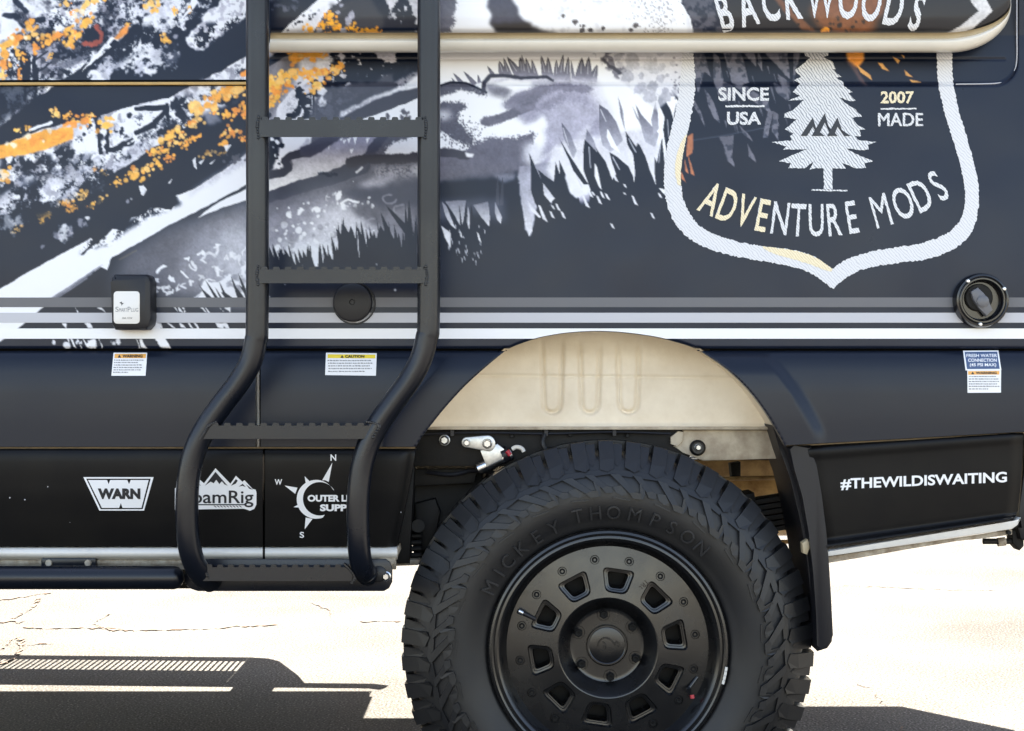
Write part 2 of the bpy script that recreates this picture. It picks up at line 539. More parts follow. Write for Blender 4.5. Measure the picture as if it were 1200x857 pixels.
def stroke(pts, w, color, soft=0.6, rough=0.0, alpha=1.0, w2=None, grain=0):
    xs = [p[0] for p in pts]; ys = [p[1] for p in pts]
    wm = max(w, w2 or w)
    s = sl(min(xs) - wm - 6, max(xs) + wm + 6, min(ys) - wm - 6, max(ys) + wm + 6)
    if 0 in cv[s].shape:
        return
    yy, xx = np.meshgrid(GY[s[0]], GX[s[1]], indexing='ij')
    if rough:
        xx = xx + NA[s] * rough * 2; yy = yy + NB[s] * rough * 2
    best = np.full(xx.shape, 1e9, np.float32)
    n = len(pts) - 1
    for i in range(n):
        x1, y1 = pts[i]; x2, y2 = pts[i + 1]
        dx, dy = x2 - x1, y2 - y1
        t = np.clip(((xx - x1) * dx + (yy - y1) * dy) / (dx * dx + dy * dy + 1e-9), 0, 1)
        dd = np.hypot(xx - x1 - t * dx, yy - y1 - t * dy)
        ww = w if w2 is None else w + (w2 - w) * (i + t) / n
        best = np.minimum(best, dd - ww / 2)
    if grain:
        best = best + (NE[s] - 0.5) * grain
    put(s, sst(soft, -soft, best).astype(np.float32), color, alpha)

def crs(pts, n=6):
    P = [pts[0]] + list(pts) + [pts[-1]]
    out = []
    for i in range(1, len(P) - 2):
        a, b, c, d = [np.array(P[i + k], float) for k in (-1, 0, 1, 2)]
        for k in range(n):
            t = k / n
            out.append(tuple(0.5 * (2 * b + (c - a) * t + (2 * a - 5 * b + 4 * c - d) * t * t + (3 * b - a - 3 * c + d) * t ** 3)))
    out.append(tuple(P[-1]))
    return out

def blade(tx, ty, bx, by, w, color, bend=0.0, alpha=1.0, rib=None):
    """a grass blade: tip, foot, width at the foot"""
    L, Rr = [], []
    dx, dy = bx - tx, by - ty
    ln = math.hypot(dx, dy) + 1e-6
    nx, ny = -dy / ln, dx / ln
    for k in range(7):
        t = k / 6
        o = bend * math.sin(math.pi * t) * ln
        hw = w * 0.5 * (t ** 0.75) * (1.15 - 0.25 * t)
        cx, cy = tx + dx * t + nx * o, ty + dy * t + ny * o
        L.append((cx + nx * hw, cy + ny * hw)); Rr.append((cx - nx * hw, cy - ny * hw))
    fill(L + Rr[::-1], color, alpha=alpha)
    if rib:
        stroke([(tx + dx * t + nx * (bend * math.sin(math.pi * t) * ln), ty + dy * t + ny * (bend * math.sin(math.pi * t) * ln)) for t in (0.2, 0.45, 0.7)], 1.0, rib, 0.5, alpha=0.7)

WHT, LIL, GRY, DGR = (232, 232, 236), (176, 174, 186), (126, 125, 136), (84, 84, 94)
ORG = [(250, 184, 80), (246, 170, 70), (238, 150, 64), (252, 198, 112)]
ar = random.Random(5)

# ---- forested hillside, upper left
U = [(-100, -56), (140, -56), (168, -5), (150, 28), (104, 74), (62, 100), (20, 133), (0, 148), (-100, 215)]
fill(U, DGR, 0, 4, 0.8)
fill(U, WHT, 0, 3, 1, tex=(NC, 0.44, 0.60))
fill(U, LIL, 0, 3, 0.8, tex=(ND, 0.50, 0.62))
fill(U, INK, 0, 2, 1, tex=(NR, 0.48, 0.61))
fill(U, INK, 0, 2, 0.9, tex=(NS, 0.57, 0.70))
fill([(-100, -56), (70, -56), (66, 8), (40, 20), (20, 12), (0, 38), (-100, 60)], WHT, 2, 5, 0.85, tex=(NC, 0.36, 0.52))
fill([(0, 22), (12, 20), (22, 28), (30, 36), (12, 42), (0, 48)], WHT, 0.5, 3, 0.95)
for a in [(18, 0, 30, 14), (5, 18, 20, 20), (38, 24, 50, 22)]:
    stroke([(a[0], a[1]), (a[2], a[3])], 6, INK, 0.8, 3, 0.9)
# shaded foot of the hillside
fill([(-100, 96), (48, 96), (30, 122), (4, 142), (-100, 200)], INK, 3, 3, 0.75)
fill([(66, 66), (90, 58), (104, 66), (72, 86)], (108, 110, 122), 0.8, 2, 0.8, tex=(ND, 0.38, 0.55))
fill([(104, 74), (70, 95), (0, 148), (-60, 190), (60, 115), (112, 76)], INK, 0.3, 1)
for i in range(9):
    x = ar.uniform(2, 44); y = ar.uniform(62, 84)
    stroke([(x, y), (x + ar.uniform(-2, 2), y + ar.uniform(18, 40))], ar.uniform(2, 5), INK, 0.5, 3)
for i in range(4):
    y = 60 + i * 13
    stroke([(24 + i * 4, y + 22), (56 + i * 4, y)], 2.2, INK, 0.4, 1)
for x, y, r, sx, sy, an in [(10, 50, 9, 1.6, .9, -.3), (22, 43, 8, 1.5, .9, 0), (34, 32, 8, 1, 1, 0), (40, 40, 9, 1.3, .6, .2), (4, 74, 8, 1, 1.5, 0), (2, 88, 6, 1, 1.2, 0),
                            (20, 62, 5, .8, 1.8, 0), (22, 86, 5, .8, 1.9, 0), (27, 68, 5, .8, 1.4, 0), (41, 54, 6, .8, 1.4, 0), (57, 49, 8, 1.5, .9, -.6),
                            (68, 41, 7, 1.3, .8, -.4), (83, 49, 9, 1, 1, 0), (92, 41, 8, 1.2, .9, -.5), (80, 34, 6, 1, 1, 0), (102, 24, 8, 1.2, .9, 0), (102, 5, 9, 1.3, .7, -.6),
                            (77, 3, 5, 1.2, 1, 0), (112, 1, 4, 1, 1, 0), (122, 0, 3, 1, 1, 0), (83, 14, 4, 1.2, .8, -.5), (58, 64, 4, .7, 1.6, .3), (-18, 60, 14, 1.5, 1, 0), (-45, 78, 16, 1.5, 1, 0), (-30, 95, 12, 1.5, 1, 0)]:
    odab(x, y, r, 0.97, sx, sy, an)
for x, y, r in [(14, 44, 3), (30, 44, 3), (44, 44, 3), (96, 14, 5), (88, 18, 4)]:
    dab(x, y, r, (245, 226, 196), 0.9, 0.5, 0.6)
stroke([(113, 30), (118, 38), (117, 47), (108, 52), (99, 50)], 5, (176, 84, 66), 1.2, 3, 0.85, grain=3)

# ---- puffs of white beyond the trees
for x, y, r, a in [(152, 18, 17, .95), (140, 24, 12, .9), (162, 58, 22, .95), (185, 62, 20, .9), (148, 70, 16, .95), (131, 76, 14, .9), (121, 86, 12, .95), (112, 91, 9, .9),
                   (168, 80, 12, .9), (176, 84, 8, .85), (180, 20, 26, .95), (200, 8, 26, .95), (212, -10, 30, .9), (190, 36, 15, .9), (176, 28, 15, .9), (206, 25, 12, .85), (178, -30, 40, .9)]:
    dab(x, y, r, ar.choice([WHT, WHT, (214, 214, 222), (196, 196, 206)]), a, 0.5, 1.1)
fill([(130, 44), (150, 38), (105, 76), (96, 84), (112, 64)], WHT, 0.4, 2)
fill([(188, 40), (205, 55), (195, 68), (180, 72), (176, 62)], (150, 150, 162), 3, 3, 0.6)
fill([(120, 60), (150, 34), (176, 30), (222, 8), (232, 20), (206, 48), (196, 60), (176, 52), (150, 66), (124, 84)], INK, 3, 4, 1, tex=(NS, 0.47, 0.60))
fill([(130, 0), (240, -20), (220, 60), (180, 90), (110, 96), (120, 60)], INK, 2, 4, 0.9, tex=(NR, 0.57, 0.70))
for x, y, r in [(133, 52, 5), (141, 62, 5), (148, 62, 4), (160, 34, 7), (152, 44, 7), (170, 46, 6), (184, 48, 7), (200, 44, 7)]:
    dab(x, y, r, INK, 1, 0.3, 1.0)
fill([(132, 45), (148, 28), (151, 30), (150, 38), (136, 46)], (236, 150, 72), 0.6, 2)
for x, y, r in [(177, 3, 8), (180, 12, 5), (194, 45, 6), (204, 12, 4), (222, 12, 4), (150, 28, 3)]:
    odab(x, y, r, 0.95)
fill([(212, 22), (222, 8), (224, 12), (212, 24)], WHT, 0.3, 1.5)
fill([(222, -6), (234, -8), (230, 4), (224, 10)], WHT, 0.3, 3)
for x, y, r, a in [(206, 42, 4, .8), (208, 52, 3, .6), (204, 66, 9, .35), (198, 72, 8, .25), (215, 30, 2.5, .6)]:
    dab(x, y, r, LIL, a, 0.7, 0.7)
fill([(262, -56), (330, -56), (292, 12), (279, 26), (264, 36), (246, 54), (232, 60), (221, 56), (217, 46), (236, 26), (238, 16), (262, 0)], WHT, 0.6, 5)
fill([(262, -56), (330, -56), (292, 12), (279, 26), (264, 36), (246, 54), (232, 60), (221, 56), (217, 46), (236, 26), (238, 16), (262, 0)], LIL, 1, 5, 0.8, tex=(ND, 0.52, 0.64))
fill([(226, 64), (222, 48), (236, 30), (262, 22), (284, 4), (294, 12), (270, 40), (250, 52), (240, 62)], INK, 2, 4, 1, tex=(NS, 0.52, 0.57))
fill([(283, 12), (292, -4), (294, 12)], WHT, 0.4, 2)

# ---- the light slope below the rail
B2 = crs([(300, 58), (268, 78), (245, 90), (213, 106), (197, 114), (160, 122), (138, 129), (118, 133), (84, 143), (54, 151), (20, 163), (0, 172), (-60, 196)], 3)
B2 += [(-100, 215), (-100, 296), (0, 252), (40, 244), (62, 236), (100, 214), (128, 204), (150, 192), (180, 172), (216, 150), (250, 136), (300, 108)]
fill(B2, (198, 198, 208), 0.3, 2)
fill(B2, WHT, 0, 2, 1, tex=(NC, 0.38, 0.55))
fill(B2, (140, 140, 152), 0, 2, 0.75, tex=(ND, 0.53, 0.62))
fill([(0, 178), (40, 168), (88, 168), (110, 190), (90, 214), (40, 214), (0, 232), (-60, 250)], DGR, 4, 8, 0.55, tex=(fbm(12, 4, 61), 0.42, 0.58))
fill([(2, 184), (60, 180), (70, 196), (40, 210), (0, 226)], INK, 1.5, 6, 0.95, tex=(fbm(10, 4, 63), 0.47, 0.53))
fill([(84, 160), (120, 150), (120, 176), (104, 190), (84, 176)], WHT, 1.0, 3)
fill([(90, 120), (140, 118), (140, 128), (98, 142), (86, 140)], INK, 0.3, 1)
fill([(142, 128), (195, 115), (205, 124), (206, 136), (190, 146), (176, 160), (150, 172), (128, 178), (136, 160), (142, 142)], WHT, 0.5, 2, 0.95)
stroke([(160, 127), (180, 126), (196, 125)], 6, INK, 0.5, 2)
stroke([(196, 122), (197, 140)], 4.5, INK, 0.5, 1.5)
stroke([(194, 130), (182, 142)], 6, INK, 0.5, 1)
stroke([(180, 146), (160, 155)], 6.5, INK, 0.5, 1.5)
stroke([(154, 166), (130, 176)], 7, INK, 0.8, 3)
stroke([(150, 168), (172, 156)], 2, WHT, 0.4, 0.5)
for x, y, r in [(113, 136, 8), (116, 148, 5), (118, 160, 5), (125, 160, 4), (124, 172, 3.5), (118, 175, 3.5), (105, 147, 4), (98, 158, 3), (152, 135, 4), (143, 150, 3), (206, 124, 9), (212, 132, 9), (218, 124, 6), (214, 118, 5), (51, 183, 4), (49, 190, 4), (46, 188, 3), (82, 153, 3), (70, 178, 6), (80, 182, 7), (76, 188, 8), (119, 188, 2.5), (142, 153, 4)]:
    dab(x, y, r, INK, 0.97, 0.35, 1.1)
stroke([(113, 138), (119, 178)], 4, INK, 0.6, 3)
stroke([(125, 152), (126, 178)], 4, INK, 0.6, 3)
fill([(-60, 236), (60, 190), (120, 180), (200, 140), (300, 92), (300, 118), (250, 146), (200, 172), (140, 204), (60, 236), (-60, 276)], INK, 4, 5, 1, tex=(NR, 0.47, 0.61))
fill([(-60, 210), (60, 170), (130, 150), (200, 120), (300, 70), (300, 112), (200, 160), (120, 196), (-60, 260)], INK, 3, 5, 0.9, tex=(NS, 0.56, 0.68))
fill([(300, 90), (262, 122), (236, 138), (232, 150), (250, 152), (300, 140)], INK, 1.5, 5, 0.9)
fill([(236, 132), (252, 128), (258, 142), (244, 146)], (150, 150, 162), 1.5, 5, 0.7)
for x, y, r in [(222, 110, 5), (228, 104, 5), (236, 96, 6)]:
    dab(x, y, r, GRY, 0.6, 0.6, 1.0)
fill([(-100, 214), (-30, 180), (8, 168), (34, 158), (60, 152), (84, 148), (86, 162), (70, 170), (44, 178), (24, 182), (0, 186), (-100, 240)], ORG[1], 0.8, 3)
fill([(14, 168), (40, 160), (80, 154), (84, 162), (40, 172), (20, 174)], (240, 142, 62), 2, 4, 0.6, tex=(ND, 0.46, 0.58))
for x, y, r in [(32, 158, 6), (16, 170, 5), (58, 153, 4), (51, 165, 3), (8, 168, 4)]:
    dab(x, y, r, (250, 232, 206), 0.85, 0.5, 0.8)
stroke([(36, 152), (54, 146), (60, 143)], 3.5, WHT, 0.6, 2)
OR2 = [(158, 206, 10, 1.3, .8), (172, 197, 7, 1, 1), (180, 177, 7, 1, 1), (198, 160, 10, 1.5, .8), (212, 158, 5, 1, 1), (206, 167, 6, 1.2, 1), (218, 170, 6, 1.2, .9), (226, 162, 6, 1.6, .5), (193, 176, 5, 1.4, .8), (185, 190, 5, .8, 1.4), (197, 185, 5, 1.3, .8),
       (225, 147, 6, 1.1, 1), (232, 127, 11, .9, 1.4), (243, 122, 9, 1, .9), (252, 128, 6, 1.3, .8), (256, 112, 9, 1.4, .8), (266, 106, 12, 1.4, .8), (279, 104, 9, 1.4, .9), (272, 155, 8, 1, 1), (263, 167, 7, 1, 1.2), (284, 163, 4, 1, 1), (268, 134, 6, 1.1, 1), (276, 128, 6, 1, 1), (287, 125, 6, 1, 1.3), (287, 134, 5, 1, 1),
       (50, 253, 10, 1.4, .8), (76, 237, 8, 1.2, .9), (86, 243, 6, 1.2, .8), (96, 230, 9, 1.3, .8), (108, 240, 7, 1.2, .7), (118, 233, 6, 1.3, .6), (66, 133, 7, 1, 1), (78, 135, 5, 1.5, .7), (34, 149, 4, 1, 1), (20, 153, 4, 1, 1), (100, 141, 10, 1.1, .9), (86, 144, 7, 1.3, .9), (124, 146, 9, 1.1, 1), (108, 135, 4, 1, 1), (18, 268, 6, 1.4, .6), (136, 213, 5, 1.2, 1), (122, 203, 4, 1, 1), (5, 202, 8, 1.2, 1.1), (112, 198, 3, 1, 1), (290, 85, 8, 1, 1), (244, 180, 7, 1.6, .35), (259, 179, 4, 1.2, .7)]
for x, y, r, sx, sy in OR2:
    odab(x, y, r, 0.6 if (x > 240 and y > 170) or r <= 3 else 0.97, sx, sy, -0.4)
# cloudy foot of the slope
for i in range(75):
    x = ar.uniform(-60, 118); y = 238 - x * 0.26 + ar.gauss(-6, 11)
    dab(x, y, ar.uniform(4, 10), ar.choice([(206, 206, 216), (180, 181, 194), WHT, (160, 160, 174)]), ar.uniform(0.5, 0.9), 0.7, 1.2)
fill([(-60, 236), (60, 206), (128, 196), (120, 224), (60, 252), (0, 272), (-60, 290)], INK, 4, 6, 1, tex=(NR, 0.48, 0.62))
fill([(-60, 262), (60, 240), (128, 214), (120, 240), (60, 262), (-60, 300)], INK, 4, 6, 1, tex=(NS, 0.44, 0.52))
for x, y, r, a in [(74, 270, 10, .85), (82, 273, 6, .9), (66, 274, 6, .6), (98, 260, 7, .7), (103, 256, 4, .9), (50, 288, 3, .6), (10, 262, 12, .5), (20, 258, 8, .5), (150, 236, 3, .7), (154, 233, 2, .7)]:
    dab(x, y, r, ar.choice([WHT, LIL]), a, 0.6, 1.2)
for p in [[(162, 218), (168, 217), (172, 222), (168, 230), (165, 228)], [(196, 214), (202, 209), (199, 214)], [(225, 188), (229, 184), (231, 198), (228, 196)], [(233, 190), (239, 186), (236, 193)], [(245, 192), (254, 186), (248, 192)], [(262, 170), (271, 169), (266, 178)]]:
    fill(p, WHT, 0.4, 1.5, 0.9)

# ---- the big white swoosh and the mist under it
fill([(130, 330), (150, 292), (198, 264), (232, 256), (300, 232), (300, 352), (130, 352)], (104, 103, 112), 10, 6, 0.85)
fill([(230, 270), (300, 240), (300, 352), (250, 352), (200, 330)], (160, 160, 170), 12, 8, 0.75)
fill([(262, 270), (300, 262), (300, 352), (270, 352), (255, 300)], (206, 206, 214), 10, 8, 0.7)
SW = [(-100, 397), (0, 338), (54, 307), (107, 279), (114, 287), (118, 281), (133, 268), (146, 271), (153, 255), (169, 251), (177, 243), (201, 245.5), (208, 238), (206, 229.5), (228, 221), (256, 203), (300, 172),
      (300, 210), (287, 217), (233, 246), (199, 263), (150, 291), (131, 301), (125, 316), (118, 313), (64, 349), (43, 366), (21, 385), (0, 400), (-100, 465)]
fill(SW, WHT, 0.2, 1.2)
fill([(228, 221), (256, 203), (300, 172), (300, 186), (262, 205), (220, 229)], (166, 166, 178), 3, 3, 0.8)
fill([(92, 298), (112, 274), (150, 258), (206, 226), (214, 240), (170, 256), (130, 282)], INK, 2, 4, 1, tex=(NS, 0.50, 0.55))
stroke([(96, 298), (108, 286), (114, 282)], 3, INK, 0.5, 3)
fill([(232, 255), (250, 240), (287, 222), (300, 216), (300, 231), (287, 235), (258, 244)], WHT, 0.3, 1)
for i in range(22):
    t = ar.random(); dab(262 + 28 * ar.random(), 178 + 16 * ar.random(), ar.uniform(1, 3.5), DGR, 0.8, 0.5, 1.2)
for i in range(7):
    stroke([(62 - i, 347 + i * 1.5), (120 - i * 3, 310 + i * 2.6)], 0.9, INK if i % 2 else LIL, 0.5, 1, 0.8)
stroke([(140, 304), (160, 293)], 1.2, (120, 110, 90), 0.8, 1, 0.6)
def bones(cx, cy, n, sp, c=WHT):
    for i in range(n):
        x = ar.gauss(cx, sp); y = ar.gauss(cy, sp * 0.6)
        pts = [(x, y)]
        for k in range(ar.randint(2, 4)):
            x += ar.uniform(-5, 7); y += ar.uniform(-4, 5); pts.append((x, y))
        stroke(pts, ar.uniform(1.6, 3.2), c, 0.6, 3, ar.uniform(0.7, 1))
for cx, cy, n, sp in [(190, 325, 6, 7), (193, 341, 5, 6), (218, 312, 4, 7), (216, 332, 4, 4), (238, 297, 3, 3), (252, 288, 3, 5), (258, 315, 6, 6), (246, 335, 10, 9), (252, 342, 8, 8), (272, 300, 5, 8)]:
    bones(cx, cy, n, sp)
fill([(232, 352), (238, 330), (256, 332), (270, 320), (280, 322), (288, 305), (300, 300), (300, 352)], WHT, 0.6, 6, 0.95)
for i in range(18):
    dab(ar.uniform(240, 292), ar.uniform(300, 340), ar.uniform(2.5, 6), (150, 150, 160), 0.8, 0.5, 0.9)
for x in np.arange(240, 300, 5.0):
    blade(x - 6 + ar.uniform(-5, 3), 326 + ar.uniform(0, 16) - (x > 270) * 8, x + 8, 356, ar.uniform(3, 7), INK)
# slivers showing between the stripes
for y0, y1 in [(360, 366), (378, 385), (397, 408)]:
    for i in range(26):
        x = ar.uniform(60, 300) if y0 < 390 else ar.uniform(55, 200)
        w = ar.choice([1.2, 2, 3, 8]) * ar.uniform(.5, 1.2)
        if 215 < x < 255 or ar.random() < 0.6:
            fill([(x, y0), (x + w, y0), (x + w * ar.uniform(.4, 1.4) + ar.uniform(2, 8), y1), (x + ar.uniform(2, 6), y1 - ar.uniform(0, 3))], WHT, 0.3, 1.5, 0.95)
fill([(172, 374), (182, 374), (200, 408), (194, 408), (182, 398)], WHT, 0.3, 1)
for i in range(12):
    dab(ar.uniform(60, 140), ar.uniform(398, 407), ar.uniform(2, 6), WHT, 0.9, 0.4, 1.3)

# ---- panel between the ladder rails, upper bay
fill([(308, 50), (505, 50), (505, 140), (308, 140)], (196, 194, 204), 0.3, 0)
fill([(308, 50), (420, 50), (420, 140), (308, 140)], WHT, 0, 2, 0.6, tex=(NC, 0.44, 0.6))
fill([(308, 62), (350, 60), (345, 96), (320, 140), (308, 140)], (110, 108, 116), 3, 6, 0.85)
stroke([(306, 78), (322, 68), (340, 58)], 9, INK, 0.6, 2)
fill([(332, 66), (350, 62), (346, 92), (334, 88)], (92, 90, 98), 3, 4, 0.8)
# conifers
def conifer(x, top, bot, w, c=INK):
    stroke([(x, top), (x, bot)], w * 0.16, c, 0.5, 1)
    y = top
    while y < bot:
        t = (y - top) / (bot - top + 1e-6)
        hw = w * (0.25 + 0.75 * t) * ar.uniform(0.55, 1.0)
        for sgn in (-1, 1):
            dab(x + sgn * hw * 0.5, y + ar.uniform(-1, 1), hw * 0.42 + 1, c, 1, 0.3, 1.3, 1.3, 0.7, 0.2 * sgn)
        y += 2.7
for x, t, b, w in [(392, 48, 104, 12), (411, 46, 96, 16), (418, 60, 108, 12), (432, 48, 118, 22), (445, 70, 118, 22), (456, 74, 116, 24), (466, 62, 108, 16), (383, 84, 138, 20), (400, 96, 138, 26), (368, 94, 140, 16), (352, 98, 140, 18), (414, 100, 132, 24), (430, 92, 116, 26), (474, 54, 80, 20), (488, 50, 74, 22)]:
    conifer(x, t, b, w)
fill([(376, 104), (430, 96), (470, 84), (466, 104), (438, 114), (408, 128), (396, 140), (362, 140)], (72, 74, 86), 1.5, 5, 0.95)
fill([(372, 112), (404, 104), (416, 112), (396, 126), (390, 140), (366, 140)], (96, 98, 112), 2, 5, 0.6, tex=(ND, 0.45, 0.6))
fill([(470, 74), (505, 62), (505, 84), (462, 96), (458, 90)], INK, 1, 3, 0.95)
fill([(462, 96), (490, 82), (505, 74), (505, 90), (468, 104)], (140, 138, 148), 1.2, 3, 0.9, tex=(NE, 0.35, 0.5))
for x, y, r in [(350, 66, 12), (362, 62, 10), (374, 63, 9), (343, 84, 11), (334, 88, 8), (352, 86, 7), (364, 84, 6), (380, 84, 9), (374, 86, 7), (396, 79, 7), (391, 81, 6), (318, 98, 10), (328, 95, 9), (336, 100, 6), (324, 108, 9), (316, 122, 7), (366, 106, 7), (372, 99, 7), (362, 94, 4), (325, 114, 6)]:
    odab(x, y, r, 1, 1.15, 0.85)
for x, y, r in [(376, 74, 6), (384, 70, 6), (378, 108, 6), (376, 118, 6)]:
    dab(x, y, r, (222, 222, 230), 0.9, 0.5, 0.9)
fill([(324, 140), (325, 126), (340, 108), (358, 92), (363, 96), (352, 104), (350, 118), (356, 130), (352, 140)], (222, 220, 226), 0.4, 2)
fill([(330, 126), (346, 108), (350, 118), (340, 132)], (150, 148, 156), 2, 3, 0.7, tex=(NE, 0.42, 0.6))
for x, y, r in [(352, 106, 5), (350, 112, 4), (355, 120, 5), (350, 128, 6), (346, 134, 5), (340, 136, 4), (316, 134, 4)]:
    dab(x, y, r, INK, 1, 0.3, 1.2)
fill([(398, 138), (400, 130), (420, 122), (440, 112), (452, 108), (470, 101), (505, 78), (505, 102), (470, 107), (440, 118), (408, 134)], (226, 226, 232), 1.0, 3, 0.95)
fill([(398, 138), (402, 130), (430, 118), (450, 112), (440, 119), (408, 134)], (140, 138, 150), 1.5, 2, 0.8, tex=(NE, 0.3, 0.6))
fill([(505, 98), (470, 107), (440, 117), (404, 135), (398, 140), (424, 140), (440, 134), (470, 124), (505, 110)], (60, 62, 74), 0.5, 1)
fill([(424, 140), (440, 134), (468, 124), (505, 108), (505, 140)], WHT, 0.4, 1)
for i in range(14):
    dab(ar.uniform(452, 495), ar.uniform(131, 140), ar.uniform(1.5, 4), DGR, 0.9, 0.5, 1.2)

# ---- lower bay
fill([(306, 140), (505, 140), (505, 350), (306, 350)], (86, 86, 97), 0, 0)
fill([(306, 140), (330, 140), (327, 176), (318, 200), (306, 210)], INK, 0.6, 4)
fill([(328, 140), (372, 140), (360, 176), (338, 186), (330, 196), (320, 200), (326, 180), (331, 166)], (232, 231, 235), 0.5, 3)
stroke([(360, 164), (350, 176), (338, 182)], 4, LIL, 1.5, 3, 0.8)
for i in range(12):
    dab(ar.gauss(325, 4), ar.uniform(160, 200), ar.uniform(1.5, 4), INK if ar.random() < .6 else WHT, 1, 0.4, 1.2)
fill([(392, 162), (452, 158), (446, 172), (424, 184), (412, 190), (404, 198), (372, 208), (306, 228), (306, 206), (338, 202), (344, 192), (340, 184), (362, 184), (378, 174)], ((122, 120, 140), (246, 243, 238)), 0.5, 1)
for x, y, ln in [(404, 164, 5), (409, 162, 6), (416, 161, 9), (386, 168, 8), (431, 162, 6), (412, 175, 5), (400, 162, 3)]:
    fill([(x - 2, y), (x + 2.4, y - 1), (x - 0.5, y + ln)], WHT, 0.3, 1)
stroke([(398, 156), (378, 168), (360, 178), (340, 182), (333, 188), (339, 196), (332, 202), (306, 207)], 9, (52, 54, 66), 0.5, 1.5)
fill([(352, 172), (380, 160), (404, 158), (376, 178), (364, 184), (352, 182)], (64, 64, 80), 0.6, 2)
# strokes of the river bank
stroke([(306, 234), (340, 222), (376, 212), (410, 200), (424, 194)], 13, (60, 62, 75), 0.8, 2, w2=20)
stroke([(374, 203), (394, 204)], 4, INK, 1, 3, 0.8, grain=3)
fill([(448, 178), (462, 166), (482, 160), (505, 156), (505, 180), (470, 184)], (226, 226, 230), 2.0, 3, 1, grain=1.5)
stroke([(450, 156), (436, 176), (424, 194)], 12, (66, 67, 82), 0.8, 3)
stroke([(410, 190), (430, 186), (470, 186), (505, 182)], 12, (58, 58, 68), 0.8, 2, grain=2)
stroke([(418, 202), (424, 196)], 2.5, (206, 206, 212), 0.8, 1)
fill([(440, 196), (505, 192), (505, 204), (470, 208), (436, 206)], (150, 148, 156), 3, 4, 0.8, tex=(NE, 0.3, 0.62))
fill([(486, 194), (505, 190), (505, 206), (484, 204)], (200, 200, 206), 3, 3, 0.8)
fill([(420, 216), (440, 206), (468, 206), (452, 216), (432, 222)], (168, 166, 176), 3, 3, 0.85)
fill([(396, 222), (440, 220), (505, 208), (505, 244), (440, 240), (410, 232)], (62, 64, 78), 3, 4, 0.95)
# moonlit gravel
fill([(306, 252), (340, 240), (390, 226), (412, 240), (440, 258), (470, 280), (480, 350), (306, 350)], (150, 149, 160), 10, 6, 0.9)
fill([(340, 300), (372, 252), (398, 238), (420, 250), (440, 266), (470, 290), (470, 350), (306, 350), (306, 300)], (206, 205, 212), 9, 6, 0.9)
fill([(306, 292), (350, 284), (420, 290), (470, 310), (470, 350), (306, 350)], (228, 228, 232), 6, 6, 0.85)
for i in range(46):
    x = ar.uniform(308, 420); y = ar.uniform(262, 308)
    dab(x, y, ar.uniform(2, 5), (156, 155, 164) if ar.random() < .6 else WHT, ar.uniform(.5, .9), 0.3, 0.4)
for i in range(50):
    x = ar.uniform(308, 440); y = 262 - (x - 308) * 0.22 + ar.gauss(12, 14)
    dab(x, y, ar.uniform(.8, 2.6), WHT, ar.uniform(.7, 1), 0.5, 1.2)
for x, y, r in [(370, 245, 5), (386, 231, 5), (398, 230, 5), (402, 240, 6), (352, 247, 4), (338, 253, 3)]:
    dab(x, y, r, WHT, 1, 0.5, 1.4)
stroke([(402, 244), (400, 238), (408, 233), (420, 236)], 2.5, WHT, 0.8, 2)
fill([(410, 240), (430, 240), (452, 262), (440, 264), (420, 254)], DGR, 2.5, 4, 0.85)
for cx, cy, r in [(457, 233, 8), (470, 246, 9), (436, 262, 8)]:
    stroke([(cx + r * math.cos(a), cy + r * .7 * math.sin(a)) for a in np.linspace(0, 5, 12)], 2, (150, 149, 160), 1, 2, 0.7)
fill([(452, 250), (478, 240), (490, 262), (470, 280), (456, 268)], (132, 131, 142), 3, 4, 0.7)

# ---- boulders, right of the ladder
fill([(498, 40), (820, 40), (820, 230), (498, 230)], (240, 240, 243), 0, 0)
for tx, ty, bx, by, w in [(529, 91, 533, 96, 3), (531, 85, 541, 97, 6), (543, 83, 557, 99, 7), (560, 87, 562, 97, 5), (571, 77, 578, 88, 6), (585, 71, 590, 88, 12), (590, 67, 597, 90, 9), (594, 66, 610, 90, 13), (609, 66, 613, 92, 11),
                          (611, 63, 616, 91, 8), (616, 67, 622, 92, 10), (623, 69, 628, 92, 9), (634, 64, 640, 92, 10), (642, 66, 644, 92, 11), (652, 69, 652, 93, 9), (660, 63, 656, 93, 10), (666, 66, 664, 94, 10), (669, 70, 672, 92, 5), (682, 67, 680, 94, 16), (690, 66, 688, 95, 14), (700, 75, 694, 95, 12)]:
    blade(tx, ty, bx, by, w, ((58, 58, 70), (150, 149, 166)), rib=(200, 200, 208) if w > 7 else None)
fill([(572, 92), (640, 90), (700, 92), (700, 100), (640, 100), (580, 98)], (182, 181, 196), 2.5, 2, 0.8)
fill(crs([(498, 104), (515, 100), (526, 96), (545, 97), (560, 103), (572, 112), (560, 110), (540, 106), (520, 112), (498, 116)], 3), (74, 74, 88), 2, 2, 0.95, grain=1)
stroke([(498, 104), (516, 100), (528, 96), (546, 97), (560, 103), (570, 108)], 2.5, INK, 0.6)
stroke([(567, 106), (567, 97), (574, 89), (586, 88), (610, 91), (640, 90), (648, 94)], 5.5, (54, 55, 68), 0.8, 1, w2=3)
fill([(567, 98), (590, 100), (602, 106), (592, 114), (574, 110)], (104, 103, 116), 2.5, 3, 0.85)
fill([(576, 96), (600, 93), (624, 96), (618, 103), (606, 106), (588, 100)], (244, 244, 246), 1, 2)
BO = [(586, 124), (604, 112), (622, 104), (650, 96), (700, 98), (716, 118), (724, 150), (716, 200), (690, 236), (640, 240), (630, 200), (640, 160), (634, 140), (616, 146), (600, 134), (606, 124)]
fill(BO, (160, 158, 176), 3, 5)
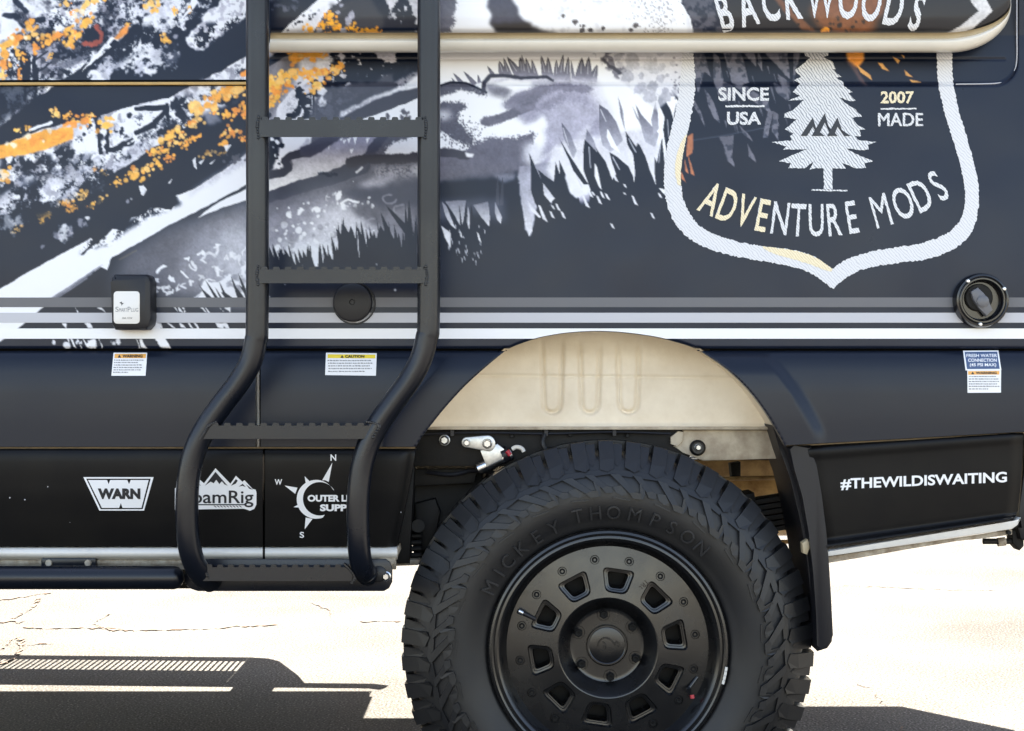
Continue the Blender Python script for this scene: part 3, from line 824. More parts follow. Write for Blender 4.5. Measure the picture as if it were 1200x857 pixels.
fill([(588, 122), (606, 112), (640, 104), (626, 122), (608, 130), (600, 128)], (112, 111, 126), 3, 4, 0.9, grain=1)
fill([(690, 96), (740, 96), (740, 200), (716, 150), (700, 120)], (236, 236, 240), 6, 6, 0.8)
stroke([(569, 142), (586, 139), (604, 131), (622, 124)], 11, (98, 97, 111), 1.2, 1.5, grain=2)
fill([(578, 160), (600, 155), (622, 146), (636, 134), (642, 148), (628, 156), (600, 162)], (238, 238, 241), 2.5, 3)
fill(crs([(498, 124), (516, 120), (534, 119), (549, 123), (540, 130), (538, 142), (552, 158), (556, 172), (540, 166), (520, 156), (498, 150)], 3), (76, 76, 90), 2.5, 3, 0.95, grain=1.5)
fill([(512, 130), (526, 128), (530, 138), (520, 142), (512, 140)], (196, 196, 204), 3, 2, 0.9)
fill([(498, 156), (516, 158), (540, 168), (546, 178), (498, 180)], (236, 236, 240), 1.5, 3, 0.95, grain=1.5)
for i in range(420):
    x = ar.gauss(540, 12); y = ar.gauss(157, 10)
    dab(x, y, ar.uniform(.5, 1.2), (74, 74, 88), 0.9, 0.4, 0.3)
fill([(540, 182), (552, 168), (576, 160), (600, 162), (630, 154), (622, 174), (626, 204), (560, 214), (498, 216), (498, 184), (520, 178)], (92, 91, 106), 3, 4, 0.97, grain=1)
stroke([(498, 180), (520, 178), (548, 182)], 10, (58, 58, 70), 1, 2)
fill([(545, 178), (556, 180), (554, 184), (547, 183)], (236, 236, 240), 0.8, 1)
fill([(612, 168), (628, 166), (636, 182), (628, 196), (612, 190)], (214, 214, 222), 4, 4, 0.8)
stroke([(600, 118), (622, 108), (650, 102), (690, 104)], 9, (120, 118, 134), 2.0, 3, 0.8, grain=4)
stroke([(596, 122), (612, 128), (640, 122), (664, 112)], 8, (134, 132, 148), 2.5, 3, 0.7, grain=4)
fill([(640, 128), (676, 118), (700, 128), (694, 160), (664, 184), (644, 168)], (172, 170, 186), 3, 5, 0.8, grain=1)
for bx0, by0, bx1, by1, ww in [(640, 196, 690, 150, 7), (634, 186, 664, 168, 6), (660, 204, 700, 176, 8)]:
    stroke([(bx0, by0), (bx1, by1)], ww, (204, 203, 214), 2, 3, 0.7)
# the dark bank with its ragged grass
fill([(498, 214), (540, 206), (580, 202), (606, 200), (614, 226), (640, 240), (690, 238), (740, 236), (782, 232), (800, 412), (498, 412)], INK, 1.5, 2)
fill([(498, 202), (520, 200), (560, 196), (600, 192), (606, 206), (498, 214)], (96, 95, 108), 2, 3, 0.8)
fill([(578, 204), (604, 204), (603, 210), (590, 214), (582, 208)], (140, 142, 158), 1.5, 1, 0.7)
for x in (583, 588):
    blade(x + ar.uniform(-1, 3), 206, x, 240, 5, (50, 53, 66))
fill([(608, 196), (640, 190), (700, 200), (704, 222), (676, 232), (650, 236), (630, 240), (622, 276), (616, 270), (610, 230)], ((140, 140, 156), (214, 214, 224)), 0.6, 2)
fill([(648, 172), (690, 160), (760, 150), (778, 180), (774, 218), (742, 207), (704, 222), (676, 232), (650, 214), (640, 200)], ((206, 205, 214), (236, 236, 240)), 2, 2)
fill([(498, 306), (498, 232), (600, 226), (640, 238), (676, 232), (690, 222), (704, 226), (742, 208), (770, 218), (790, 200), (790, 320)], INK, 0, 0, 0)
for pts in [[(607, 214), (620, 222), (628, 228), (624, 200)]]:
    fill(pts, (168, 168, 182), 0.6, 1)
def dk(*pts):
    fill(list(pts), INK, 0, 0.5)
dk((620, 179), (622, 196), (622, 222), (626, 236), (634, 250), (646, 238), (636, 214), (628, 196))
dk((630, 198), (640, 206), (652, 214), (650, 228), (646, 236), (638, 220))
dk((651, 189), (648, 226), (646, 246), (682, 246), (678, 231), (668, 222), (664, 206), (655, 187), (656, 204))
dk((655, 161), (664, 176), (690, 216), (684, 216), (672, 200))
dk((685, 163), (683, 178), (684, 200), (692, 222), (690, 240), (720, 236), (717, 208), (710, 190), (698, 172))
dk((714, 178), (717, 190), (722, 204), (716, 212), (712, 240), (748, 236), (742, 206), (736, 194), (724, 184))
dk((733, 153), (735, 168), (742, 182), (744, 200), (742, 240), (790, 240), (769, 217), (762, 200), (756, 182), (750, 170), (747, 167), (746, 172))
dk((776, 160), (772, 178), (768, 200), (770, 220), (780, 222), (779, 190))
dk((767, 183), (767, 204), (769, 218), (776, 216), (772, 196))
dk((763, 97), (769, 108), (778, 115), (786, 128), (790, 142), (788, 156), (780, 140), (774, 126))
dk((779, 135), (777, 152), (782, 183), (786, 166), (786, 150))
dk((786, 104), (794, 112), (796, 120), (790, 112)); dk((793, 120), (790, 132), (788, 150), (792, 146))
dk((793, 101), (797, 107), (797, 104))
def lf(c0, c1, *pts):
    fill(list(pts), (c0, c1), 0.3, 0.4, 0.95)
lf((74, 74, 90), (186, 186, 198), (658, 143), (660, 160), (672, 186), (676, 176), (668, 156))
lf((80, 80, 96), (190, 190, 202), (688, 151), (686, 164), (700, 178), (696, 164))
lf((66, 66, 82), (190, 190, 202), (702, 122), (702, 150), (706, 170), (716, 178), (730, 164), (722, 142), (712, 128))
lf((240, 240, 244), (240, 240, 244), (712, 150), (722, 170), (728, 180), (716, 172), (711, 160))
lf((110, 110, 124), (160, 160, 172), (724, 112), (727, 134), (733, 155), (730, 130))
lf((70, 70, 86), (196, 196, 208), (745, 122), (752, 134), (764, 148), (772, 156), (768, 172), (756, 166), (750, 144))
lf((70, 70, 86), (196, 196, 208), (768, 119), (763, 140), (766, 158), (772, 150), (771, 132))
lf((110, 110, 124), (190, 190, 200), (741, 123), (752, 146), (756, 156), (746, 138))
for a, b, c in [((690, 172), (692, 196), 1.2), ((704, 128), (710, 142), 1.2), ((718, 184), (726, 198), 1.2), ((737, 162), (745, 178), 1.2), ((774, 170), (772, 190), 1), ((660, 150), (666, 170), 1), ((676, 206), (682, 220), 1.3), ((782, 140), (784, 160), 1)]:
    stroke([a, b], c, (206, 206, 214), 0.5, 0.5, 0.85)
fill([(697, 191), (700, 196), (705, 222), (702, 219), (697, 206)], WHT, 0.2, 0.5)
fill([(666, 196), (674, 214), (684, 224), (676, 232), (668, 226), (662, 208)], (224, 224, 230), 0.6, 1)
for x, y, l in [(683, 228, 16), (700, 229, 10), (741, 229, 12), (645, 247, 9), (658, 247, 9), (763, 249, 7), (716, 261, 7), (704, 224, 8), (690, 222, 9), (719, 203, 10), (731, 215, 5), (694, 224, 5), (652, 238, 9), (772, 226, 6), (710, 226, 8), (731, 225, 3), (632, 240, 20), (647, 240, 5)]:
    fill([(x - 1.2, y), (x + 1.4, y + 1), (x + l * .42 + 1.5, y + l), (x + l * .2, y + l * .8)], (226, 226, 232), 0.2, 0.6, 0.95)
# windows of light low on the left
fill([(498, 236), (560, 232), (592, 232), (592, 262), (560, 250), (498, 262)], (104, 106, 122), 4, 3, 0.5)
for c0, pts in [((120, 122, 138), [(518, 236), (524, 243), (534, 268), (529, 264), (522, 252)]), ((110, 112, 128), [(522, 236), (546, 234), (543, 258), (540, 267), (532, 250)]), ((140, 141, 154), [(548, 240), (551, 252), (550, 269), (548, 262)]),
                ((110, 112, 128), [(555, 240), (572, 236), (574, 254), (573, 265), (564, 254)]), ((120, 122, 138), [(580, 236), (588, 254), (587, 262), (583, 258), (580, 248)]), ((206, 206, 214), [(517, 264), (528, 273), (528, 290), (521, 278)]),
                ((150, 150, 164), [(610, 222), (622, 252), (624, 270), (620, 276), (615, 262), (612, 240)]), ((196, 196, 206), [(618, 234), (634, 254), (632, 255), (622, 246)]), ((180, 180, 192), [(636, 214), (650, 232), (645, 237), (638, 228)])]:
    fill(pts, (c0, (232, 232, 237)), 0.3, 0.6)
for tx, ty, bx, by, w in [(520, 234, 546, 280, 6), (538, 240, 541, 268, 3), (546, 236, 546, 270, 4), (552, 238, 554, 270, 5), (535, 262, 542, 280, 4)]:
    blade(tx, ty, bx, by, w, INK)
for i in range(30):
    x = ar.gauss(545, 16); y = ar.gauss(284, 12)
    fill([(x, y), (x + 1.2, y + 1), (x + 1.5, y + ar.uniform(3, 8)), (x + .4, y + 3)], (206, 206, 214), 0.2, 0.5, 0.8)
fill([(559, 272), (561, 274), (564, 284), (561, 281)], WHT, 0.2, .4); fill([(538, 268), (542, 278), (540, 277)], WHT, 0.2, .4)
# dark grass of the lower bay
for i in range(90):
    x = ar.uniform(308, 505)
    h = 14 + 14 * ar.random() if x < 392 else 24 + 34 * ar.random() * (1 if x < 470 else 1.5)
    blade(x + ar.uniform(-9, 5), 312 - h, x + 4, 322, ar.uniform(4, 9), INK)
for tx, ty, bx, by, w in [(394, 267, 412, 312, 18), (404, 264, 414, 312, 18), (411, 264, 414, 312, 20), (420, 266, 428, 312, 12), (398, 280, 397, 312, 5), (438, 270, 440, 312, 14), (446, 264, 450, 312, 28), (446, 248, 466, 304, 12), (452, 240, 482, 276, 10), (479, 232, 482, 300, 9), (467, 272, 470, 312, 9), (488, 250, 486, 312, 7), (433, 285, 436, 312, 8)]:
    blade(tx, ty, bx, by, w, INK)
fill([(306, 312), (505, 312), (505, 412), (306, 412)], INK, 0, 0)
fill([(392, 304), (505, 298), (505, 316), (392, 316)], INK, 1, 4)
for i in range(8):
    dab(ar.uniform(310, 500), ar.uniform(298, 360), 1.2, WHT, 0.7, 0.5, 0.8)

# ---- lunar texture against the shield
fill([(694, 40), (800, 40), (800, 100), (770, 130), (745, 108), (724, 92)], (214, 213, 220), 1, 0.5, 0.7)
fill([(694, 62), (716, 58), (736, 84), (728, 92), (722, 92)], (104, 103, 116), 1.2, 1.5, 0.85, tex=(ND, 0.40, 0.56))
for i in range(60):
    x = ar.uniform(700, 792); y = ar.uniform(58, 122)
    if y < 40 + (x - 690) * 1.15 and x - 700 > (y - 62) * 0.85:
        dab(x, y, ar.uniform(2, 7), (176, 176, 186) if ar.random() < .7 else WHT, ar.uniform(.5, .95), 0.25, 0.8)
for x, y, r, c in [(742, 70, 10, (186, 186, 194)), (762, 76, 11, (196, 196, 203)), (762, 112, 8, (190, 190, 200)), (748, 105, 6, (180, 180, 192)), (775, 78, 5, (190, 190, 198)), (774, 92, 5, (180, 180, 190)), (780, 106, 5, (170, 170, 182))]:
    dab(x, y, r, c, 0.9, 0.2, 0.7)
for i in range(26):
    dab(ar.uniform(786, 798), ar.uniform(64, 116), ar.uniform(.7, 1.9), GRY, 0.8, 0.4, 0.8)
stroke([(706, 68), (716, 78), (728, 86)], 4, (62, 62, 74), 1, 3, 0.85)

# ---- field of the shield
fill([(806, -56), (1110, -56), (1110, 62), (1140, 200), (1130, 300), (975, 330), (820, 290), (786, 240), (798, 170), (812, 110)], INK, 0, 0)
fill([(1100, -56), (1330, -56), (1330, 412), (770, 412), (770, 250), (820, 290), (975, 330), (1130, 300), (1140, 200)], INK, 0, 0)
G2 = ((98, 97, 108), (128, 127, 140))
sh = [[(806, 50), (822, 50), (833, 90), (826, 84), (818, 108), (812, 90)], [(836, 60), (842, 66), (848, 92), (842, 112), (836, 92)], [(846, 54), (866, 54), (878, 96), (868, 100), (858, 96)], [(868, 56), (884, 60), (886, 78), (880, 72)],
      [(888, 56), (892, 68), (894, 84), (888, 74)], [(838, 92), (852, 96), (860, 100), (856, 118), (846, 118)], [(858, 98), (874, 100), (900, 118), (904, 132), (890, 124)], [(826, 104), (838, 122), (844, 144), (836, 138), (828, 116)],
      [(806, 112), (814, 118), (822, 132), (826, 148), (820, 136)], [(896, 62), (922, 56), (926, 92), (916, 82)], [(912, 86), (926, 96), (924, 118), (918, 112)], [(906, 96), (914, 100), (922, 118), (912, 110)],
      [(900, 128), (906, 130), (900, 160), (894, 162)], [(906, 130), (912, 134), (912, 164), (905, 154)], [(842, 160), (860, 158), (858, 186), (862, 196), (852, 188), (848, 170)], [(876, 168), (884, 182), (886, 190), (878, 184)], [(866, 146), (876, 156), (882, 166), (872, 158)], [(930, 60), (938, 58), (930, 98)]]
for p in sh:
    fill(p, G2, 0.3, 1.2, 0.9)
    fill(p, INK, 0.3, 1.2, 0.55, tex=(ND, 0.50, 0.62))
for i in range(26):
    x = ar.uniform(812, 928); y = ar.uniform(64, 150); l = ar.uniform(6, 20)
    fill([(x, y), (x + ar.uniform(1, 3), y), (x + l * .35, y + l)], (106, 106, 118), 0.3, 0.5, 0.8)
stroke([(800, 166), (850, 158), (905, 148)], 1.2, (104, 108, 122), 0.8, 0.5, 0.5)
fill([(988, 46), (1014, 46), (1012, 70), (1004, 80), (994, 72)], (236, 152, 66), 1.0, 3)
fill([(990, 70), (1000, 74), (1018, 104), (1006, 92)], (130, 92, 84), 1, 2, 0.6)
for p in [[(1029, 73), (1034, 74), (1042, 83), (1034, 80)], [(1046, 66), (1054, 70), (1052, 74)], [(1056, 64), (1060, 66), (1059, 68)], [(1004, 76), (1020, 88), (1022, 94), (1008, 84)], [(1060, 82), (1070, 90), (1062, 88)], [(1066, 93), (1080, 96), (1068, 96)]]:
    fill(p, (240, 176, 96), 0.3, 0.8, 0.9)
for p in [[(806, 160), (812, 156), (812, 178), (804, 184)], [(806, 180), (814, 205), (810, 204)], [(802, 186), (807, 204), (803, 200)], [(798, 200), (804, 214), (798, 208)]]:
    fill(p, (196, 122, 82), 0.4, 0.8, 0.9)

# ---- the awning case carries the picture on (rows above 40)
s0 = sl(300, 1330, -56, 40.5)
keep = None
fill([(313, -56), (370, -56), (330, 40), (313, 40)], INK, 0, 0)
fill([(350, -56), (505, -56), (505, 40.5), (313, 40.5)], (70, 70, 78), 0, 0)
fill([(440, -56), (505, -56), (505, 40.5), (470, 40.5), (452, 10)], (206, 203, 206), 3, 5)
fill([(313, -56), (388, -56), (372, 0), (326, 42), (313, 42)], INK, 0, 1)
for i in range(10):
    dab(ar.uniform(318, 345), ar.uniform(-6, 12), ar.uniform(2, 6), (110, 110, 124), .6, .6, 1.2)
fill([(326, 42), (340, 28), (372, 0), (410, -40), (432, -40), (400, 0), (384, 12), (364, 40.5)], (236, 235, 238), 0.3, 1.5)
fill([(340, 40), (352, 28), (384, 6), (376, 24), (362, 40)], (206, 204, 208), 2, 2, 0.7)
for i in range(16):
    t = ar.random(); dab(330 + 46 * t + ar.gauss(0, 3), 37 - 22 * t + ar.gauss(0, 3), ar.uniform(1, 2.6), INK, 1, .4, 1.1)
for x, t, b, w in [(436, -30, 36, 24), (446, -10, 32, 18), (472, -20, 38, 20), (424, -40, 26, 20), (410, -30, 20, 18)]:
    conifer(x, t, b, w)
fill([(386, 8), (430, -10), (452, 24), (440, 40), (396, 40)], (58, 58, 64), 2, 6, 0.85)
for x, y, r in [(363, 34, 6), (388, 17, 6), (388, 27, 7), (379, 29, 5), (394, 33, 4), (386, 39, 4), (412, 33, 6), (425, 38, 7), (438, 39, 7), (432, 39, 6), (444, 39, 4)]:
    odab(x, y, r, 1, 1.2, .9, 0, [(250, 172, 52), (246, 160, 50)])
for x, y, r in [(408, 24, 5), (396, 14, 4), (374, 36, 4), (402, 36, 4), (400, 6, 4), (412, 18, 4)]:
    dab(x, y, r, LIL, .85, .5, 1.0)
fill([(498, -56), (812, -56), (812, 40.5), (498, 40.5)], (240, 240, 242), 0, 0)
fill([(498, -56), (540, -56), (534, 10), (528, 40.5), (498, 40.5)], (92, 92, 104), 3, 4, 0.95, grain=1)
fill([(570, -56), (596, -56), (600, 0), (612, 22), (622, 34), (650, 42), (590, 42), (576, 28), (572, 4)], (74, 74, 86), 1.5, 4)
fill([(576, 26), (614, 26), (650, 38), (656, 42), (586, 42)], (48, 44, 42), 2, 4, 0.9)
for i in range(50):
    dab(ar.gauss(690, 40), ar.uniform(-10, 36), ar.uniform(1, 4), (214, 213, 217), .6, .5, .9)
for x, y, r in [(674, 25, 4), (682, 35, 4), (692, 35, 3.5), (684, 30, 2.5), (745, 29, 3.5), (739, 35, 3), (660, 18, 2.5), (707, 33, 2.5), (680, 30, 2)]:
    dab(x, y, r, (84, 80, 82), .95, .3, .6)
for i in range(240):
    x = ar.gauss(764, 14); y = ar.uniform(-20, 38)
    dab(x + y * .3, y, ar.uniform(.6, 1.5), (150, 146, 148), .8, .4, .6)
fill([(796, -56), (812, -56), (806, 14), (813, 41), (806, 41)], (226, 226, 230), 0.5, 0)
fill([(800, -56), (850, -56), (846, 41), (813, 41), (809, 20), (798, 4)], (82, 82, 92), 0.4, 1)
fill([(800, -56), (850, -56), (846, 41), (813, 41), (809, 20), (798, 4)], INK, 0, 1, 0.7, tex=(ND, 0.46, 0.6))
fill([(846, -56), (1200, -56), (1200, 41), (846, 41)], (42, 41, 44), 0, 0)
fill([(990, -40), (1070, -56), (1030, 20), (1020, 40), (984, 41), (960, 30), (950, 10)], (150, 92, 58), 4, 5, 0.8)
fill([(900, -10), (912, -4), (950, 30), (958, 38), (940, 34), (920, 14)], (150, 96, 66), 1, 2, 0.7)
for i in range(26):
    dab(ar.gauss(975, 22), ar.gauss(30, 6), ar.uniform(1, 3), (46, 42, 42), .8, .4, 1.1)
dab(968, 34, 3.5, (244, 160, 60), 1, .3, 1); dab(964, 36, 2.5, (244, 160, 60), 1, .3, 1)
fill([(1134, -20), (1152, -8), (1163, 13), (1140, 33), (1118, 42), (1104, 42), (1126, 30), (1147, 13), (1138, 2)], (206, 204, 204), 0.3, 0.6)

# brush and spray texture in the half-tones
lum = cv.mean(-1)
mid = sst(50, 100, lum) * (1 - sst(205, 236, lum))
sat = cv.max(-1) - cv.min(-1)
mid = mid * (1 - sst(30, 60, sat))
NT = fbr(9, 131, 5, 0.85)
cv *= (1 + ((NT - 0.5) * 0.30 + (NE - 0.5) * 0.14) * mid)[..., None]
mid2 = sst(30, 60, sat)
cv *= (1 + (NT - 0.5) * 0.35 * mid2)[..., None]
cv = np.clip(cv, 0, 248)
# sampling (box-filtered)
lin = np.where(cv / 255.0 <= 0.04045, cv / 255.0 / 12.92, ((cv / 255.0 + 0.055) / 1.055) ** 2.4).astype(np.float32)
lin *= np.float32(0.98)
pad = np.pad(lin, ((0, 1), (0, 1), (0, 0)), mode='edge')
boxf = (pad[:-1, :-1] + pad[1:, :-1] + pad[:-1, 1:] + pad[1:, 1:]) * 0.25
del pad, lin
def art(PX, PY):
    i = np.clip((PX - AX0) * SSF - 1.0, 0, CW - 2.001); j = np.clip((PY - AY0) * SSF - 1.0, 0, CH - 2.001)
    i0 = i.astype(int); j0 = j.astype(int); fi = (i - i0)[..., None]; fj = (j - j0)[..., None]
    return (boxf[j0, i0] * (1 - fi) * (1 - fj) + boxf[j0, i0 + 1] * fi * (1 - fj)
            + boxf[j0 + 1, i0] * (1 - fi) * fj + boxf[j0 + 1, i0 + 1] * fi * fj)
# ------------------------------------------------------------------ ground
def ground():
    n = [-400, -60, -12, -4, 0, 4, 12, 60, 400]
    V = [(x, y + 3, 0) for y in n for x in n]
    F = [(j * 9 + i, j * 9 + i + 1, (j + 1) * 9 + i + 1, (j + 1) * 9 + i) for j in range(8) for i in range(8)]
    g = mesh_obj('ground', V, F, M['asphalt'])
    g['kind'] = 'structure'
    return g
GROUND = ground()
def G(px, py):
    d = S * D * CZ / (py - 428.0)
    return ((px - 600.0) * d / (S * D), d - D)
def crack(pts, w):
    r = random.Random(int(pts[0][0] * 7 + pts[0][1]))
    P = []
    q = [G(*p) for p in pts]
    for a, b in zip(q[:-1], q[1:]):
        n = max(2, int(math.hypot(b[0] - a[0], b[1] - a[1]) / 0.018))
        for k in range(n):
            t = k / n
            P.append((a[0] + (b[0] - a[0]) * t + r.gauss(0, .004), a[1] + (b[1] - a[1]) * t + r.gauss(0, .010)))
    P.append(q[-1])
    V = []; F = []
    for i, p in enumerate(P):
        ww = w * 1.5 * r.uniform(0.1, 1.0) * (0.25 if i in (0, len(P) - 1) else 1)
        if r.random() < 0.18:
            ww *= 0.12
        V += [(p[0], p[1] - ww, 0.004), (p[0], p[1] + ww, 0.004)]
    for i in range(len(P) - 1):
        F.append((2 * i, 2 * i + 2, 2 * i + 3, 2 * i + 1))
    mesh_obj('crack', V, F, M['crack'], GROUND)
for pts, w in [([(0, 728), (12, 727), (22, 730), (30, 727)], .040), ([(12, 726), (25, 721), (38, 713), (44, 705), (46, 700)], .028), ([(-30, 706), (10, 702), (50, 696), (60, 695)], .022), ([(24, 735), (50, 737), (85, 735), (110, 736), (140, 739), (180, 738), (240, 737), (300, 733), (325, 732)], .018),
               ([(112, 729), (124, 723), (126, 718)], .02), ([(110, 731), (118, 735), (142, 738)], .022), ([(20, 745), (26, 754), (22, 766), (12, 776), (-10, 780)], .035), ([(26, 757), (45, 755), (64, 754)], .018), ([(420, 729), (450, 728), (472, 728)], .014), ([(365, 706), (385, 714), (392, 730)], .010),
               ([(985, 686), (1040, 688), (1110, 691), (1175, 692)], .008), ([(1000, 800), (1020, 806), (1040, 830), (1060, 857)], .006), ([(1196, 772), (1200, 774)], .02), ([(15, 748), (5, 760), (-20, 766)], .02)]:
    crack(pts, w)

# ------------------------------------------------------------------ the van
VAN = empty('camper_van', (-1.4, 1.0, 0))
VAN['label'] = 'dark camper van in a mountain-forest wrap with a black side ladder and knobbly tyre'
VAN['category'] = 'van'

ARCH_X = [487, 492, 497, 505, 517, 530, 545, 560, 578, 597, 614, 630, 648, 665, 682, 700, 718, 735, 753, 770, 793, 815, 833, 850, 866, 880, 893, 905, 914, 921]
ARCH_Y = [524, 515, 508, 498, 483, 468, 452, 438, 422.5, 408, 401, 396, 392.4, 390, 388.6, 388, 388.6, 390, 392.2, 395, 400.6, 408, 419, 431, 445, 460, 477, 495, 511, 524]
archf = pchip(ARCH_X, ARCH_Y)
_ax = np.linspace(487, 921, 260); _ay = archf(_ax)
def arch_dist(px, py):
    d = np.full(np.shape(px), 1e9)
    for k in range(0, 260, 2):
        d = np.minimum(d, np.hypot(px - _ax[k], py - _ay[k]))
    return d

up_prof = pchip([-420, -200, -56, 60, 150, 250, 340, 408], [.125, .075, .047, .027, .0145, .0055, .0012, 0.0])
mid_prof = pchip([410, 413, 420, 436, 462, 492, 524], [.0085, .003, -.005, -.0115, -.0155, -.0165, -.0160])
rock_prof = pchip([525, 527, 531, 540, 570, 610, 645], [-.008, -.0145, -.019, -.0210, -.0165, -.003, .013])

def seam(d, w=1.6, depth=.003):
    return depth * np.exp(-(d / w) ** 2)

def up_y(px, py):
    px = np.asarray(px, float); py = np.asarray(py, float)
    y = up_prof(py)
    # recessed window pressing behind the awning: groove with a rounded lower corner
    cx, cy, R = 1165.0, 72.0, 26.0
    dx, dy = np.maximum(px - cx, 0), np.maximum(py - cy, 0)
    sd = np.hypot(dx, dy) - R
    sd = np.where((px < cx) & (py < cy), np.maximum(px - cx, py - cy) - R, sd)
    y = y + .007 * sst(2.4, -2.4, sd) * (px > 300) + seam(sd - 1.0, 1.3, .003) * (px > 300)
    y = y + seam(py - 69.0, 1.2, .002) * (px > 300) * (px < 1178)
    # slight turn-in along the wheel opening
    return y

def mid_y(px, py):
    px = np.asarray(px, float); py = np.asarray(py, float)
    d = arch_dist(px, py)
    fl = sst(50, 36, d)
    right = px > 700
    return mid_prof(py) - np.where(right, .0125, .004) * fl * sst(405, 440, py) + .003 * sst(2.5, 0.0, d) 

# upper side, with the print
cols_ = np.concatenate([np.arange(-100, 1330, 1.15), [1330]])
rows_t = np.linspace(0, 1, 404)
bot = np.where((cols_ > 597) & (cols_ < 815), archf(cols_), 408.0)
PX = np.broadcast_to(cols_, (len(rows_t), len(cols_))).copy()
PY = -56 + rows_t[:, None] * (bot[None, :] + 56)
YY = up_y(PX, PY)
dA = np.where((PX > 590) & (PX < 822), PY - bot[None, :], -99)
YY = YY + .005 * sst(-3.0, 0.0, dA)
YY = YY + .004 * sst(405.5, 408, PY)
SIDE = grid_obj('side_panel', PX, PY, YY, M['vinyl'], VAN, .02, art(PX, PY), 'upper van side printed with snowy peaks, orange trees and a shield')
def coarse(name, x0, x1, r0, r1, f, mat, nx=24, ny=24, thick=.02, parent=VAN):
    xs = np.linspace(x0, x1, nx); ys = np.linspace(r0, r1, ny)
    px, py = np.meshgrid(xs, ys)
    return grid_obj(name, px, py, f(px, py), mat, parent, thick)
LX, RX = -2000.0, 1400.0
coarse('upper_panel', LX, -900.4, -420, 408, lambda a, b: up_prof(b), M['body'])
coarse('upper_panel', -900, -100.4, -420, -56.4, lambda a, b: up_prof(b), M['body'])
ex, ey = np.meshgrid(np.arange(-900, -100.2, 2.5), np.linspace(-56, 408, 190))
sy_ = ey - 147.0
ec = art(np.clip(ex + 290, -100, 190), np.where(sy_ < -54, -108 - sy_, sy_))     # the slopes of the picture run on forwards
fade = sst(-390, -280, ex)[..., None]
grid_obj('side_panel', ex, ey, up_y(ex, ey), M['vinyl'], VAN, .02, ec * fade + np.array([.006, .010, .022]) * (1 - fade))
coarse('upper_panel', -100, 1330, -420, -56.4, lambda a, b: up_prof(b), M['body'])
coarse('upper_panel', 1330.4, RX, -420, 408, lambda a, b: up_prof(b) + .10 * sst(1345, 1405, a) ** 2, M['body'], 30)

# lower skin: panels with their gaps
def band(name, xs, top, botf, yf, mat, label=None, nr=60, thick=.02):
    xs = np.asarray(xs, float)
    t = np.linspace(0, 1, nr)[:, None]
    tp = np.array([top(x) for x in xs])[None, :]; bt = np.array([botf(x) for x in xs])[None, :]
    px = np.broadcast_to(xs, (nr, len(xs))).copy(); py = tp + t * (bt - tp)
    return grid_obj(name, px, py, yf(px, py), mat, VAN, thick, label=label)
c411 = lambda x: 411.0
rb = lambda x: 521.5 - (x - 921) * (16.0 / 279.0)
band('lower_panel', np.linspace(LX, 299.5, 60), c411, lambda x: 523.2, mid_y, M['body'])
band('lower_panel', np.concatenate([np.linspace(305.5, 480, 80), np.linspace(481, 594, 110)]), c411, lambda x: 523.2 if x <= 487.5 else float(archf(x)) - .2, mid_y, M['body'])
band('lower_panel', np.concatenate([np.linspace(818, 930, 120), np.linspace(931, 1330, 120), np.linspace(1331, RX, 20)]), c411, lambda x: float(archf(x)) - .2 if x < 921 else rb(x), lambda a, b: mid_y(a, b) + .10 * sst(1345, 1405, a) ** 2, M['body'])
# rocker cladding
band('rocker_panel', np.linspace(LX, 307.8, 60), lambda x: 525.8, lambda x: 640.0, lambda a, b: rock_prof(b), M['rocker'])
def rock_right():
    t = np.linspace(0, 1, 50)[:, None]
    u = np.linspace(0, 1, 60)[None, :]
    py = 525.8 + t * (640.0 - 525.8)
    xr = 487 - 22 * ((py - 525.8) / 114.2) ** 1.15
    px = 310.6 + u * (xr - 310.6)
    py = np.broadcast_to(py, px.shape).copy()
    yy = rock_prof(py) + .020 * sst(0.90, 1.0, np.broadcast_to(u, px.shape)) ** 2
    return grid_obj('rocker_panel', px, py, yy, M['rocker'], VAN, .03)
rock_right()
def rear_clad():
    t = np.linspace(0, 1, 70)[:, None]; u = np.linspace(0, 1, 90)[None, :]
    top = 524.0 - (u * (1197 - 946)) * (17.5 / 252.0)
    bt = 641.5 - u * 33.0
    left = 946 + 22 * t ** 0.9
    right = 1199 - 8 * t ** 2 - 3 * (t > .9) * (t - .9) * 10
    px = left + u * (right - left)
    py = top + t * (bt - top)
    tt = np.broadcast_to(t, px.shape); uu = np.broadcast_to(u, px.shape)
    f = pchip([0, .02, .06, .14, .5, .86, .915, .94, .985, 1.0], [-.010, -.0165, -.0175, -.0135, -.009, -.001, .0005, -.003, -.017, -.016])
    yy = f(tt) + .010 * sst(.94, 1.0, uu) + .004 * sst(.06, 0, uu)
    return grid_obj('rear_cladding', px, py, yy, M['rocker'], VAN, .03, label='black rear cladding behind the wheel, lettered in white')
RCLAD = rear_clad()
_cf = pchip([0, .02, .06, .14, .5, .86, .915, .94, .985, 1.0], [-.010, -.0165, -.0175, -.0135, -.009, -.001, .0005, -.003, -.017, -.016])
def clad_y(px, py):
    u = (np.asarray(px, float) - 955) / 243.0
    top = 524.0 - u * 17.4; bt = 641.5 - 33 * u
    return _cf((np.asarray(py, float) - top) / (bt - top))
